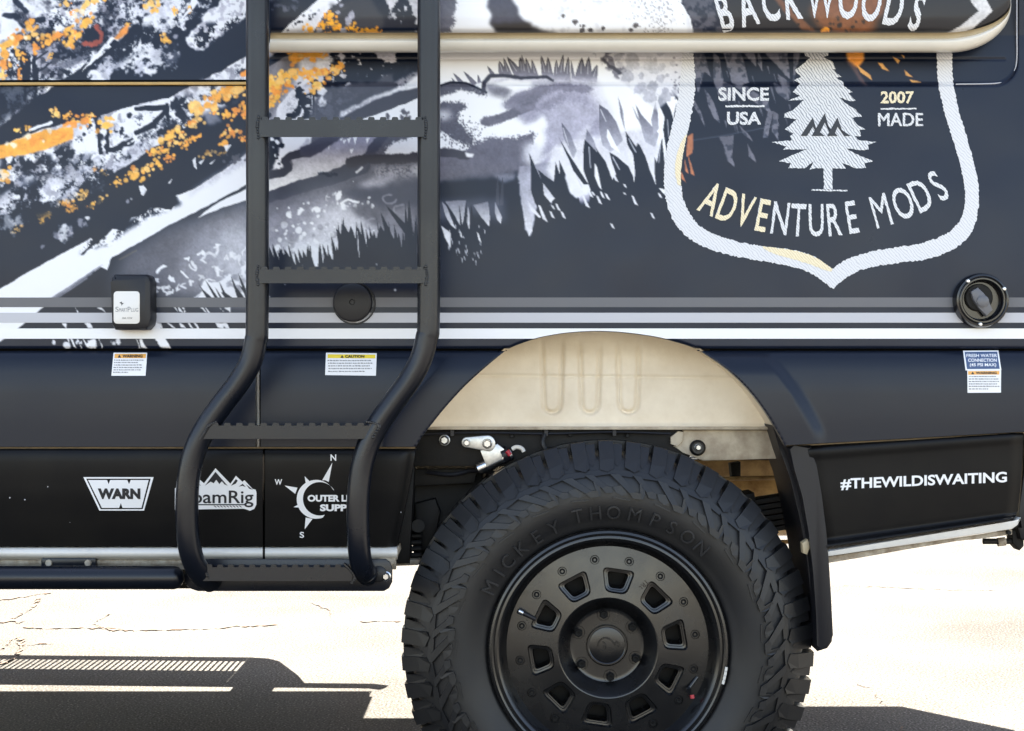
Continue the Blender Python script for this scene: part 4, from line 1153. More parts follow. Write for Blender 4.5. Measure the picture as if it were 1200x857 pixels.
# backing behind the gaps
def backing(pts):
    mesh_obj('seam_backing', [W(x_, y_, .018) for x_, y_ in pts], [tuple(range(len(pts)))[::-1]], M['gap'], VAN)
backing([(LX, 402), (588, 402), (584, 416), (LX, 416)])
backing([(LX, 516), (478, 516), (478, 532), (LX, 532)])
backing([(296, 416), (312, 416), (312, 516), (296, 516)])
backing([(828, 402), (1340, 402), (1340, 416), (836, 416)])
backing([(932, 512), (1196, 492), (1196, 512), (940, 532)])
box('seam_backing', W(304, 0, .02)[0], W(314, 0, .02)[0], .030, .034, W(0, 668, .02)[2], W(0, 520, .02)[2], M['gap'], VAN)
box('seam_strip', *[v for v in (W(299.0, 0, .006)[0], W(304.0, 0, .006)[0])], .005, .016, W(0, 523, .006)[2], W(0, 412, .006)[2], M['whitesill'], VAN)
prism('seam_strip', [(LX, 523.6), (486, 523.6), (486, 525.4), (LX, 525.4)], -.002, .016, M['seam'], VAN)
prism('seam_strip', [(922, 521.8), (1200, 506.2), (1200, 507.6), (926, 523.2)], .000, .016, M['seam'], VAN)
# sill: white painted edge, then a dirty flange
def strip(name, xs, prof, mat, topf=None):
    """prof: (py, y) cross-section run along xs"""
    P = np.array(prof, float)
    px = np.broadcast_to(np.asarray(xs, float), (len(P), len(xs))).copy()
    py = np.broadcast_to(P[:, :1], px.shape).copy()
    if topf is not None:
        py = py + topf(px)
    yy = np.broadcast_to(P[:, 1:], px.shape).copy()
    return grid_obj(name, px, py, yy, mat, VAN, .01)
strip('sill', np.linspace(LX, 307.5, 40), [(640.6, .022), (642, .013), (645, .006), (649, .004), (652, .008), (654, .016), (655.5, .024)], M['whitesill'])
strip('sill', np.linspace(310.5, 465.5, 40), [(640.6, .022), (642, .013), (645, .006), (649, .004), (652, .008), (654, .016), (655.5, .024)], M['whitesill'])
strip('sill_flange', np.linspace(LX, 464, 80), [(655.6, .026), (657, .022), (661, .024), (663.5, .03), (667, .032)], M['dirtysill'])
prism('sill_end', [(440, 656), (466, 641), (467, 648), (462, 660), (452, 668), (440, 668)], .012, .09, M['dirtysill'], VAN, .003)
prism('sill', [(966, 645), (1189, 611.5), (1195, 606), (1197, 606.5), (1193, 615), (1186, 620), (967, 652.5)], -.010, .03, M['whitesill'], VAN, .003)
prism('sill_flange', [(967, 652.8), (1150, 626.2), (1186, 620.4), (1186, 626), (1150, 631), (1120, 634), (1060, 644), (1010, 653), (967, 660)], .004, .012, M['dirtysill'], VAN)
prism('bracket_plate', [(48, 655), (50, 653.6), (110, 653.6), (112, 655), (112, 665), (48, 665)], .010, .03, M['powder'], VAN, .002)
for bx_ in (57, 103):
    bm = bmesh.new(); c = W(bx_, 659.5, .008)
    lathe_bm(bm, [(0, -.003), (.006, -.003), (.007, 0), (.007, .004)], 16, c=c)
    bm_obj('bolt', bm, M['dirtysill'], VAN, True)
# thin rail along the sliding door
prism('slide_rail', [(-700, 97.4), (293, 95.4), (293, 98.8), (-700, 100.8)], .013, .03, M['warm_rail'], VAN, .001)
prism('rail_shadow_gap', [(-120, 93.6), (293, 93.0), (293, 95.2), (-120, 96.0)], .019, .03, M['gap'], VAN)
prism('rail_shadow_gap', [(-120, 99.8), (293, 99.0), (293, 100.2), (-120, 101.0)], .0195, .03, M['gap'], VAN)

# ------------------------------------------------------------------ body shell: roof, ends, floor, far side
def shell():
    xs0, xs1 = W(LX, 0)[0] + .02, 1.375
    sec = [(.127, W(0, -420, .125)[2]), (.20, 2.60), (.40, 2.70), (1.0, 2.73), (1.6, 2.70), (1.80, 2.58), (1.90, 2.2), (1.975, 1.5), (1.99, 1.0), (1.985, .62), (1.96, .545)]
    bm = bmesh.new()
    def run(xa_, xb_, secs):
        A = [bm.verts.new((xa_, y, z)) for y, z in secs]; B = [bm.verts.new((xb_, y, z)) for y, z in secs]
        for i in range(len(secs) - 1):
            bm.faces.new((A[i], B[i], B[i + 1], A[i + 1]))
        return A, B
    A, _ = run(xs0, -.42, sec)
    run(-.42, .66, sec[:8] + [(1.99, .95)])
    rs = sec[:9] + [(1.985, .75)]
    C_, B = run(1.14, xs1, rs)
    for v in B:
        v.co.y = 1.0 + (v.co.y - 1.0) * (.70 if v.co.y > 1 else .98)
    run(.66, 1.14, rs)
    n0 = [bm.verts.new((xs0, y, z)) for y, z in [(.02, .56), (.02, 1.0)]]
    n1 = [bm.verts.new((xs1, y, z)) for y, z in [(.12, .75), (.12, 1.0)]]
    bm.faces.new(A + n0); bm.faces.new(B + n1)
    return bm_obj('body_shell', bm, M['body'], VAN)
shell()
def floor_(x0, x1, y0, y1, z0, z1):
    return box('floor_pan', x0, x1, y0, y1, z0, z1, M['under'], VAN)
xa, xb = W(LX, 0)[0] + .05, 1.36
floor_(xa, -.42, .04, 1.86, .62, .68)
floor_(-.42, .60, .42, 1.55, .86, .90)
floor_(.60, xb, .06, 1.66, .84, .88)
# blocks added out of view under the floor to deepen the ground shade
box('shade_block', -3.6, -.50, .62, 1.05, .475, .615, M['under'], VAN, .02)
box('shade_block', -3.0, -.50, 1.10, 1.70, .385, .615, M['under'], VAN, .02)
# far side running tube, its brackets and the perforated step (all a little toed in)
def far_side():
    def yo(x):
        return -.050 * (x + .40)
    B = .085
    tube('side_tube', [(xa, 2.075 + yo(-2.0), .50), (-2.0, 2.075 + yo(-2.0), .50), (-.44, 2.075 + yo(-.44), .50), (-.40, 2.055, .50)], .030, M['powder'], VAN, 16)
    for x in (-2.4, -.80):
        box('tube_bracket', x - .065, x + .065, 1.93, 2.07, .485, .52, M['powder'], VAN)
    zt, zb = .392, .386
    def plate(name, pts, z0=zb, z1=zt):
        bm = bmesh.new()
        f = [bm.verts.new((x, y + B + yo(max(x, -2.4)), z0)) for x, y in pts]; t_ = [bm.verts.new((x, y + B + yo(max(x, -2.4)), z1)) for x, y in pts]
        n = len(f)
        bm.faces.new(f[::-1]); bm.faces.new(t_)
        for i in range(n):
            bm.faces.new((f[i], f[(i + 1) % n], t_[(i + 1) % n], t_[i]))
        return bm_obj(name, bm, M['powder'], VAN)
    plate('step_board', [(-2.4, 2.285), (-.90, 2.285), (-.90, 2.355), (-2.4, 2.355)])
    plate('step_board', [(-2.4, 1.90), (-.90, 1.90), (-.90, 2.118), (-2.4, 2.118)])
    plate('step_end', [(-.8995, 1.90), (-.64, 1.90), (-.69, 2.06), (-.74, 2.18), (-.785, 2.29), (-.83, 2.34), (-.8995, 2.355)])
    bm = bmesh.new()
    x = -2.4
    while x < -.905:
        y0 = 2.1185 + B + yo(x)
        box_bm(bm, x, x + .0085, y0, y0 + .166, zb + .001, zt - .001)
        x += .0195
    bm_obj('step_grating', bm, M['powder'], VAN)
far_side()
# far sill skirt pieces either side of the far wheel
box('far_skirt', xa, -.43, 1.88, 1.978, .47, .62, M['under'], VAN)
box('far_skirt', .66, 1.12, 1.90, 1.96, .74, .84, M['under'], VAN)
# ------------------------------------------------------------------ vinyl graphics and lettering laid on the panels
def decal(name, polys, mat, yf, parent, off=.0007, step=14.0, label=None, jag=0.0, faces=None, verts=None):
    """polys: outlines in survey px (outer loop first, holes after) or ready verts+faces; draped over the panel"""
    bm = bmesh.new()
    if faces is None:
        for loops in polys:
            flat = []
            lp = []
            for l in loops:
                if jag:
                    l = jagged(l, jag)
                lp.append([Vector((p[0], p[1], 0)) for p in l]); flat += lp[-1]
            vs_ = [bm.verts.new(v) for v in flat]
            for t in tessellate_polygon(lp):
                try:
                    bm.faces.new([vs_[i] for i in t])
                except ValueError:
                    pass
    else:
        vs_ = [bm.verts.new((v[0], v[1], 0)) for v in verts]
        for f in faces:
            try:
                bm.faces.new([vs_[i] for i in f])
            except ValueError:
                pass
    ys = [v.co.y for v in bm.verts]
    y = math.floor(min(ys) / step) * step + step
    while y < max(ys):
        bmesh.ops.bisect_plane(bm, geom=bm.verts[:] + bm.edges[:] + bm.faces[:], plane_co=(0, y, 0), plane_no=(0, 1, 0))
        y += step
    bm.verts.ensure_lookup_table()
    px = np.array([v.co.x for v in bm.verts]); py = np.array([v.co.y for v in bm.verts])
    yy = yf(px, py) - off
    for v, a, b, c in zip(bm.verts, px, py, yy):
        v.co = Vector(W(a, b, c))
    for f in bm.faces:
        f.normal_update()
        if f.normal.y > 0:
            f.normal_flip()
    me = bpy.data.meshes.new(name); bm.to_mesh(me); bm.free()
    me.materials.append(mat); me.update()
    o = bpy.data.objects.new(name, me)
    link(o, parent); WL[o.name] = Vector((0, 0, 0))
    if label:
        o['label'] = label
    return o

jr = random.Random(3)
def jagged(loop, a, step=2.2):
    out = []
    n = len(loop)
    for i in range(n):
        p, q = loop[i], loop[(i + 1) % n]
        L = math.hypot(q[0] - p[0], q[1] - p[1])
        k = max(1, int(L / step))
        nx, ny = -(q[1] - p[1]) / (L + 1e-9), (q[0] - p[0]) / (L + 1e-9)
        for j in range(k):
            t = j / k
            o = jr.uniform(-a, a) if j else 0
            out.append((p[0] + (q[0] - p[0]) * t + nx * o, p[1] + (q[1] - p[1]) * t + ny * o))
    return out

_tx = {}
def glyphs(s, bold=0.0, shear=0.0):
    """text -> (verts, faces) with y up, size 1"""
    key = (s, bold, shear)
    if key in _tx:
        return _tx[key]
    cu = bpy.data.curves.new('txt', 'FONT')
    cu.body = s; cu.size = 1.0; cu.offset = bold; cu.shear = shear; cu.resolution_u = 4
    o = bpy.data.objects.new('txt', cu)
    me = bpy.data.meshes.new_from_object(o)
    V = [(v.co.x, v.co.y) for v in me.vertices]; F = [tuple(p.vertices) for p in me.polygons]
    bpy.data.objects.remove(o); bpy.data.meshes.remove(me); bpy.data.curves.remove(cu)
    _tx[key] = (V, F)
    return V, F

def fit(s, x0, y0, x1, y1, bold=0.0, slope=0.0, shear=0.0):
    V, F = glyphs(s, bold, shear)
    a = np.array(V)
    mn, mx = a.min(0), a.max(0)
    px = x0 + (a[:, 0] - mn[0]) / (mx[0] - mn[0]) * (x1 - x0)
    py = y1 - (a[:, 1] - mn[1]) / (mx[1] - mn[1]) * (y1 - y0) + (px - x0) * slope
    return list(zip(px, py)), F

def arc_text(s, cx, cy, r, a0, a1, h, smile, bold=.02, wide=.62):
    """letters set along a circle; angles in degrees from vertical; returns one vert/face list"""
    adv = [0.45 if c == ' ' else (0.32 if c == 'I' else (0.95 if c in 'MW' else 0.70)) for c in s]
    cum = np.cumsum(adv) - np.array(adv) / 2
    cum = (cum - cum[0]) / (cum[-1] - cum[0])
    VV, FF = [], []
    for c, t in zip(s, cum):
        if c == ' ':
            continue
        V, F = glyphs(c, 0.0 if c in 'MW' else bold)
        a = np.array(V); mn, mx = a.min(0), a.max(0)
        w = (mx[0] - mn[0]) / (mx[1] - mn[1]) * h * wide
        u = ((a[:, 0] - mn[0]) / (mx[0] - mn[0]) - .5) * w
        v = ((a[:, 1] - mn[1]) / (mx[1] - mn[1]) - .5) * h
        th = math.radians(a0 + (a1 - a0) * t)
        if smile:      # centre above, feet outwards
            X = cx + (r - v) * math.sin(th) + u * math.cos(th); Y = cy + (r - v) * math.cos(th) - u * math.sin(th)
        else:
            X = cx + (r + v) * math.sin(th) + u * math.cos(th); Y = cy - (r + v) * math.cos(th) + u * math.sin(th)
        b = len(VV)
        VV += list(zip(X, Y)); FF += [tuple(i + b for i in f) for f in F]
    return VV, FF

def roughen(V, F, a=.45, step=2.0):
    """ragged stitched edge"""
    bm = bmesh.new()
    vs_ = [bm.verts.new((v[0], v[1], 0)) for v in V]
    for f in F:
        try:
            bm.faces.new([vs_[i] for i in f])
        except ValueError:
            pass
    es = [e for e in bm.edges if e.is_boundary and e.calc_length() > step]
    for e in es:
        if e.is_valid:
            bmesh.ops.subdivide_edges(bm, edges=[e], cuts=max(1, min(10, int(e.calc_length() / step))))
    for v in bm.verts:
        if v.is_boundary:
            v.co.x += jr.uniform(-a, a); v.co.y += jr.uniform(-a, a)
    bmesh.ops.triangulate(bm, faces=bm.faces)
    bm.verts.index_update()
    V2 = [(v.co.x, v.co.y) for v in bm.verts]; F2 = [tuple(v.index for v in f.verts) for f in bm.faces]
    bm.free()
    return V2, F2

def lettering(vf, mat, yf, parent, off=.0012, label=None, name='lettering', step=14.0):
    return decal(name, None, mat, yf, parent, off, step, label, faces=vf[1], verts=vf[0])

# stripes along the side (the lowest is cut by the wheel opening)
for y0, y1, m_, nm in [(348.3, 359.6, 'mgrey', 'thin dark grey stripe'), (366.2, 377.8, 'lgrey', 'light grey stripe'), (384.6, 396.6, 'white', 'white stripe above the wheel opening')]:
    xs = np.concatenate([np.linspace(-1900, -110, 30), np.linspace(-100, 590, 40), np.linspace(596, 820, 140), np.linspace(826, 1330, 30)])
    ab = np.where((xs > 597) & (xs < 815), archf(xs) - .6, 407.0)
    t = np.linspace(0, 1, 5)[:, None]
    py = y0 + t * (np.minimum(y1, np.maximum(ab, y0 + .05))[None, :] - y0)
    px = np.broadcast_to(xs, py.shape).copy()
    o = grid_obj('stripe', px, py, up_y(px, py) - .0006, M[m_], SIDE, 0, label=nm)

# shield border
LO = crs([(800, 62), (797, 90), (794, 118), (788, 145), (781, 175), (778, 205), (780, 232), (788, 256), (804, 276), (830, 291), (862, 300), (895, 306), (928, 312), (954, 322), (976, 338.5)], 8)
LI = crs([(812.5, 62), (814.5, 90), (813, 118), (808, 145), (802, 172), (798, 200), (799, 224), (806, 246), (820, 264), (842, 276), (870, 284), (900, 289), (930, 293), (955, 301), (975.5, 315)], 8)
RO = crs([(1116, 62), (1117, 95), (1124, 130), (1133, 160), (1141, 190), (1147, 222), (1145, 254), (1136, 276), (1118, 291), (1088, 303), (1060, 307), (1030, 311), (1004, 318), (988, 328), (976, 338.5)], 8)
RI = crs([(1098, 62), (1099, 95), (1106, 128), (1114, 155), (1123, 185), (1130, 218), (1130, 243), (1122, 262), (1106, 275), (1082, 284), (1055, 289), (1028, 293), (1004, 299), (988, 306), (975.5, 315)], 8)
def ribbon(A, B, jag, name, mat, lab, yf=None, off=.0009):
    V = []; F = []
    n = min(len(A), len(B))
    for i in range(n):
        a, b = A[i], B[i]
        d = math.hypot(b[0] - a[0], b[1] - a[1]) + 1e-6
        u = ((b[0] - a[0]) / d, (b[1] - a[1]) / d)
        ja, jb = jr.uniform(-jag, jag), jr.uniform(-jag, jag)
        pts = [(a[0] + u[0] * ja, a[1] + u[1] * ja)] + [(a[0] + (b[0] - a[0]) * t, a[1] + (b[1] - a[1]) * t) for t in (.35, .65)] + [(b[0] + u[0] * jb, b[1] + u[1] * jb)]
        V += pts
    for i in range(n - 1):
        for k in range(3):
            F.append((4 * i + k, 4 * i + k + 1, 4 * i + 4 + k + 1, 4 * i + 4 + k))
    return decal(name, None, mat, yf or up_y, SIDE, off, 7.0, lab, faces=F, verts=V)
def dens(P, step=1.5):
    P = np.array(P); s = np.concatenate([[0], np.cumsum(np.hypot(*np.diff(P, axis=0).T))])
    n = 220
    t = np.linspace(0, s[-1], n)
    return list(zip(np.interp(t, s, P[:, 0]), np.interp(t, s, P[:, 1])))
ribbon(dens(LO), dens(LI), .9, 'shield_border', M['stitch_band'], 'left half of the white stitched shield border')
ribbon(dens(RO), dens(RI), .9, 'shield_border', M['stitch_band'], 'right half of the white stitched shield border')
# cream glints printed along the border
gl = dens(LI); gm = dens(LO)
def glint(i0, i1, side, w0, w1):
    A = gl[i0:i1]; B = []
    for k, i in enumerate(range(i0, i1)):
        t = math.sin(math.pi * k / (i1 - i0 - 1)) ** .6 * (w1 - w0) + w0
        B.append((gl[i][0] + (gm[i][0] - gl[i][0]) * t, gl[i][1] + (gm[i][1] - gl[i][1]) * t))
    ribbon(A, B, .5, 'border_glint', M['stitch_cream'], None, off=.0013)
glint(56, 92, 0, .05, .38); glint(168, 220, 0, .05, .55)

# pine
PZ = [(265, 5), (410, 5), (405, 25), (370, 32), (430, 60), (450, 105), (430, 105), (485, 150), (455, 155), (495, 180), (500, 205), (550, 240), (525, 248), (568, 290), (530, 292), (470, 268), (500, 300), (570, 345), (605, 385), (545, 390), (575, 430), (625, 460), (590, 465), (600, 500), (560, 500), (590, 525), (695, 535), (640, 550), (645, 580), (595, 583), (505, 572), (560, 600), (670, 648), (620, 660), (630, 688), (570, 690), (485, 655), (510, 692), (430, 690), (432, 815), (380, 815), (378, 690), (335, 688), (295, 700), (320, 650), (265, 690), (170, 690), (185, 660), (115, 648), (200, 610), (285, 576), (140, 580), (160, 560), (72, 535), (190, 525), (180, 500), (200, 485), (150, 460), (220, 400), (145, 390), (150, 365), (200, 345), (265, 285), (170, 292), (240, 260), (195, 240), (240, 190), (205, 170), (245, 150), (210, 110), (250, 80), (300, 34), (270, 25)]
PINE = [(890 + x / 5.04, 60 + y / 5.04) for x, y in PZ]
decal('pine_emblem', [[PINE]], M['stitch'], up_y, SIDE, .0010, 7.0, 'white stitched pine tree in the shield', jag=.5)
decal('emblem_ground_line', [[[(951, 221.5), (993, 222.3), (993, 223.8), (951, 223.2)]]], M['stitch'], up_y, SIDE, .0010, 7.0, jag=.5)
def chev(pts, w, o):
    A = []; B = []
    for i, p in enumerate(pts):
        a = pts[max(i - 1, 0)]; b = pts[min(i + 1, len(pts) - 1)]
        L = math.hypot(b[0] - a[0], b[1] - a[1]); 
        if i in (0, len(pts) - 1):
            A.append((p[0] - w * .62, p[1])); B.append((p[0] + w * .62, p[1]))
        else:
            A.append((p[0], p[1] - w * .75)); B.append((p[0], p[1] + w * 1.0))
    if pts[0][0] < pts[-1][0]:
        pass
    decal('mountain_emblem', [[A + B[::-1]]], M['inkdark'], up_y, SIDE, o, 7.0)
chev([(942, 159), (952.5, 142), (963, 159)], 6.2, .0016)
chev([(955, 159), (966.5, 137), (978, 159)], 6.2, .0018)
chev([(973, 159), (981.5, 142), (993, 159)], 6.2, .0020)
for s, b, m_ in [('SINCE', (842, 102, 901, 118), 'stitch_letter'), ('USA', (852, 130.5, 892, 146), 'stitch_letter'), ('2007', (1032, 106.5, 1071, 121), 'stitch_cream'), ('MADE', (1029, 132.5, 1081, 147.5), 'stitch_letter')]:
    lettering(roughen(*fit(s, *b, bold=0.0 if s == 'MADE' else .03), a=.35), M[m_], up_y, SIDE, label='stitched word ' + s + ' inside the shield')
mv_, mf_ = fit('MADE', 1029.8, 132.5, 1081.8, 147.5)
lettering(roughen(mv_, mf_, .35), M['stitch_letter'], up_y, SIDE, .0015)
mv_, mf_ = fit('MADE', 1029, 132.0, 1081, 147.0)
lettering(roughen(mv_, mf_, .35), M['stitch_letter'], up_y, SIDE, .0018)
for b in [(850, 123, 896, 125.2), (1032, 126.2, 1074, 128)]:
    decal('stitched_line', [[[(b[0], b[1]), (b[2], b[1]), (b[2], b[3]), (b[0], b[3])]]], M['stitch_letter'], up_y, SIDE, .0012, 14, jag=.5)
V1, F1 = arc_text('ADVENTURE', 952, -30, 288, -24.3, 9.3, 38, True, .008, .54)
lettering(roughen(V1, F1, .4), M['stitch_letter'], up_y, SIDE, label='curved word ADVENTURE under the pine')
V1, F1 = arc_text('ADVE', 952, -30, 288, -24.3, -11.6, 38, True, .008, .54)
lettering(roughen(V1, F1, .4), M['stitch_cream'], up_y, SIDE, .0017, label='cream first letters of the curved word')
V1, F1 = arc_text('MODS', 952, -30, 288, 16.2, 30.8, 38, True, .008, .56)
lettering(roughen(V1, F1, .4), M['stitch_letter'], up_y, SIDE, label='curved word MODS under the pine')

# ---- warning stickers
def sticker(pts, mat, yf, lab, hdr, hmat, htxt, hbox, lines, par):
    decal('sticker', [[pts]], mat, yf, par, .0008, 3, lab)
    decal('sticker_header', [[hdr]], hmat, yf, par, .0012, 3)
    x0, y0, x1, y1 = hbox
    lettering(fit(htxt, x0 + 5.5, y0, x1, y1, bold=.04), M['inkdark'], yf, par, .0016, step=3)
    decal('warning_triangle', [[[(x0 + 1.9, y0), (x0 + 3.8, y1), (x0, y1)]]], M['inkdark'], yf, par, .0016, 3)
    polys = []
    for lx0, lx1, ly in lines:
        x = lx0
        while x < lx1 - 1:
            w = jr.uniform(.8, 3.2)
            x2 = min(x + w, lx1)
            polys.append([[(x, ly - jr.uniform(.55, .95)), (x2, ly - .6), (x2, ly + jr.uniform(.3, .6)), (x, ly + .5)]])
            x = x2 + jr.uniform(.5, 1.1)
    decal('small_print', polys, M['inkgrey'], yf, par, .0016, 3)
sticker([(133, 413), (172.5, 413), (170.6, 440), (130.5, 440)], M['white'], mid_y, 'white warning sticker under the power inlet', [(134.5, 414.3), (171.2, 414.3), (170.7, 419.3), (134, 419.3)], M['orange'], 'WARNING', (138, 415.1, 167, 418.7),
        [(134, 168, 421.8), (133.5, 162, 424.6), (133.3, 166, 427.5), (133, 167.5, 430.4), (133, 166, 433.2), (132.5, 150, 436)], VAN)
sticker([(382, 413), (441.5, 413.6), (440.5, 440), (381, 439.2)], M['white'], mid_y, 'white caution sticker with a yellow header between the ladder rails', [(384, 414.8), (440, 415.3), (439.7, 419.6), (384, 419.2)], M['yellow'], 'CAUTION', (399, 415.7, 427, 418.9),
        [(384, 436, 422.3), (384.5, 437.5, 425.4), (384.5, 434, 428.5), (385, 436, 431.6), (384.5, 428, 435)], VAN)
decal('sticker', [[[(1128.5, 410.6), (1170, 410.2), (1173.5, 433.4), (1131.5, 433.8)]]], M['white'], mid_y, VAN, .0008, 3, 'blue and white fresh water sticker')
decal('sticker_field', [[[(1130.6, 412.2), (1168.6, 411.9), (1171.6, 431.9), (1133.2, 432.2)]]], M['blue'], mid_y, VAN, .0012, 3)
for s, b in [('FRESH WATER', (1132.5, 414.3, 1168.5, 418.2)), ('CONNECTION', (1134.5, 419.8, 1168, 423.7)), ('(45 PSI MAX)', (1136.5, 425.3, 1167.5, 430))]:
    lettering(fit(s, *b, bold=.02), M['white'], mid_y, VAN, .0016, step=3)
sticker([(1133.5, 433.9), (1173.2, 433.5), (1173, 459.8), (1133.8, 460)], M['white'], mid_y, 'white warning sticker below the water inlet', [(1134.5, 434.6), (1171.2, 434.3), (1171.2, 438.6), (1134.6, 438.8)], M['orange'], 'WARNING', (1138, 435.1, 1168, 438.2),
        [(1135.5, 1168, 441), (1135.3, 1170, 443.9), (1135.2, 1171, 446.8), (1135.5, 1170, 449.7), (1135.3, 1171, 452.5), (1135.5, 1158, 455.5)], VAN)

# ---- logos on the rocker
ry = lambda a, b: rock_prof(b)
decal('logo_outline', [[[(97.6, 558.8), (180, 558.8), (168.8, 598), (116.4, 598)], [(101.0, 560.6), (176.6, 560.6), (167.2, 596.4), (118.0, 596.4)]]], M['white'], ry, VAN, .0008, 10, 'white trapezoid outline of the WARN logo')
decal('logo_field', [[[(103.2, 562.2), (125.5, 562.2), (127.3, 567), (129.2, 562.2), (149.2, 562.2), (151.2, 567), (153.2, 562.2), (174.2, 562.2), (165.8, 594.9), (143.6, 594.9), (141.6, 589.2), (139.6, 594.9), (119.4, 594.9)]]], M['white'], ry, VAN, .0008, 10)
lettering(fit('WARN', 114.5, 572, 164.5, 584.6, bold=.06), M['inkdark'], ry, VAN, .0013, label='black WARN lettering')
decal('logo_field', [[[(205, 597), (205, 572), (218, 563), (229, 557.2), (239, 566), (252.5, 548.4), (270, 566.5), (276.5, 557.2), (284, 564.2), (286.5, 562.4), (296, 572.6), (299.5, 573.5), (300.6, 577), (300.4, 591), (298, 596), (293, 598.2), (288, 596.5), (285, 595.8)]]], M['white'], ry, VAN, .0008, 10, 'white mountain logo half hidden by the ladder rail')
for p in [[(240, 569), (252.5, 552.6), (266.8, 569), (263, 567.2), (260, 563.6), (257, 567), (253.4, 561.8), (250.4, 566), (247, 564)], [(270.6, 569), (276.4, 561), (278.6, 563), (276.4, 566.4)], [(279.5, 570), (284.4, 566.6), (288, 570.4), (284, 569)], [(226, 566), (229.4, 561), (235.4, 569), (231, 566.6), (229, 569)], [(288, 567), (296.5, 573.6), (292, 572.4)]]:
    decal('logo_mountain', [[p]], M['inkdark'], ry, VAN, .0013, 10)
lettering(fit('RoamRig', 211, 574.5, 297, 594.2, bold=.012), M['inkdark'], ry, VAN, .0013, label='black RoamRig lettering')
decal('logo_underline', [[[(208, 590.4), (287, 590.4), (287, 591.8), (208, 591.8)]]], M['inkdark'], ry, VAN, .0011, 10)
for k in range(9):
    x = 250 + k * 3.7
    decal('logo_hatch', [[[(x, 592.2), (x + 1.5, 592.2), (x + 4.2, 594.2), (x + 2.7, 594.2)]]], M['inkdark'], ry, VAN, .0013, 10)
# compass logo
cr_o = [(370.5 + 22.8 * math.cos(a), 584.8 + 22.8 * math.sin(a)) for a in np.linspace(math.radians(70), math.radians(330), 40)]
cr_i = [(374.6 + 19.6 * math.cos(a), 584.2 + 19.6 * math.sin(a)) for a in np.linspace(math.radians(330), math.radians(72), 40)]
decal('compass_ring', [[cr_o + cr_i]], M['white'], ry, VAN, .0008, 10, 'white crescent of the compass logo')
for p in [[(377.5, 562.6), (389.5, 541.8), (385.2, 564.4), (381, 562.4)], [(333.4, 568.6), (348.6, 571.2), (346, 578.4)], [(357.0, 557.8), (362.4, 563.2), (358.4, 566.4)], [(343.8, 594), (350.4, 590.6), (352.4, 594.6)], [(358.2, 606.2), (366.2, 607.8), (357, 620)]]:
    decal('compass_point', [[p]], M['white'], ry, VAN, .0008, 10)
for s, b in [('N', (387.3, 532.2, 394, 539.6)), ('W', (322, 561.2, 330.6, 568)), ('S', (351.2, 623, 356.4, 630)), ('OUTER LIMITS', (360.4, 579.6, 432, 587.6)), ('SUPPLY', (375, 590.6, 423, 598.8))]:
    lettering(fit(s, *b, bold=.05 if len(s) > 1 else .02), M['white'], ry, VAN, .0009)
# hashtag on the rear cladding: follow that panel's dish
hv, hf = fit('#THEWILDISWAITING', 985, 560.5, 1180, 574.2, bold=.028, slope=-8.2 / 195)
lettering((hv, hf), M['white'], clad_y, RCLAD, .0010, step=5.0, label='white lettering #THEWILDISWAITING')

for x, y, r in [(11.5, 583, .9), (29, 585.2, .9), (56, 570, .7), (82, 612, .5), (470, 600, .6), (140, 640, .5)]:
    decal('paint_chip', [[[(x + r * math.cos(a) * jr.uniform(.7, 1.2), y + r * math.sin(a) * jr.uniform(.7, 1.2)) for a in np.linspace(0, 6.28, 8)[:-1]]]], M['lgrey'], ry, VAN, .0008, 10)
# ------------------------------------------------------------------ wheel
def wheel(name, loc, rotz):
    w = bpy.data.objects.new(name, None)
    w.empty_display_size = .1
    w.parent = VAN
    w.matrix_parent_inverse = Matrix.Translation(-WL[VAN.name])
    w.location = loc; w.rotation_euler = (0, 0, rotz)
    col.objects.link(w)
    WL[w.name] = Vector((0, 0, 0))
    return w
YS = .04
ctr = W(712.0, 758, YS)
q = 1.02 * (D + YS) / (D * S)            # metres per survey px at the tyre's face
WH = wheel('wheel', (ctr[0], 0, ctr[2]), 0)
WH['label'] = 'black alloy wheel with a knobbly all-terrain tyre under the wheel arch'
def wobj(name, bm, mat, smooth=True, label=None, angle=35):
    return bm_obj(name, bm, mat, WH, smooth, True, label, angle)
TW = .275
# carcass
half = [(136, .030), (138, .016), (141, .010), (144, .0085), (150, .003), (160, -.006), (172, -.010), (182, -.009), (192, -.005), (200, .001), (208, .008), (215, .015), (220, .024), (223, .034), (225, .05), (226, .08), (226.5, TW / 2)]
sec = [(r * q, y) for r, y in half] + [(r * q, TW - y) for r, y in half[::-1][1:]]
bm = lathe_bm(bmesh.new(), sec, 128)
# crown tread rows hidden in depth: joined with the carcass
R0 = 225.5 * q
def block(bm, a0, a1, r0, r1, y0, y1, skew=0.0, na=2):
    vs_ = []
    for y, sk in ((y0, 0), (y1, skew)):
        for r in (r0, r1):
            for k in range(na + 1):
                a = a0 + (a1 - a0) * k / na + sk
                vs_.append(bm.verts.new((r * math.sin(a), y, r * math.cos(a))))
    n = na + 1
    def id(yi, ri, k): return vs_[(yi * 2 + ri) * n + k]
    for k in range(na):
        bm.faces.new((id(0, 1, k), id(0, 1, k + 1), id(1, 1, k + 1), id(1, 1, k)))
        bm.faces.new((id(0, 0, k), id(0, 0, k + 1), id(0, 1, k + 1), id(0, 1, k)))
        bm.faces.new((id(1, 0, k), id(1, 1, k), id(1, 1, k + 1), id(1, 0, k + 1)))
    for k in (0, na):
        bm.faces.new((id(0, 0, k), id(0, 1, k), id(1, 1, k), id(1, 0, k)))
NP = 46
da = 2 * math.pi / NP
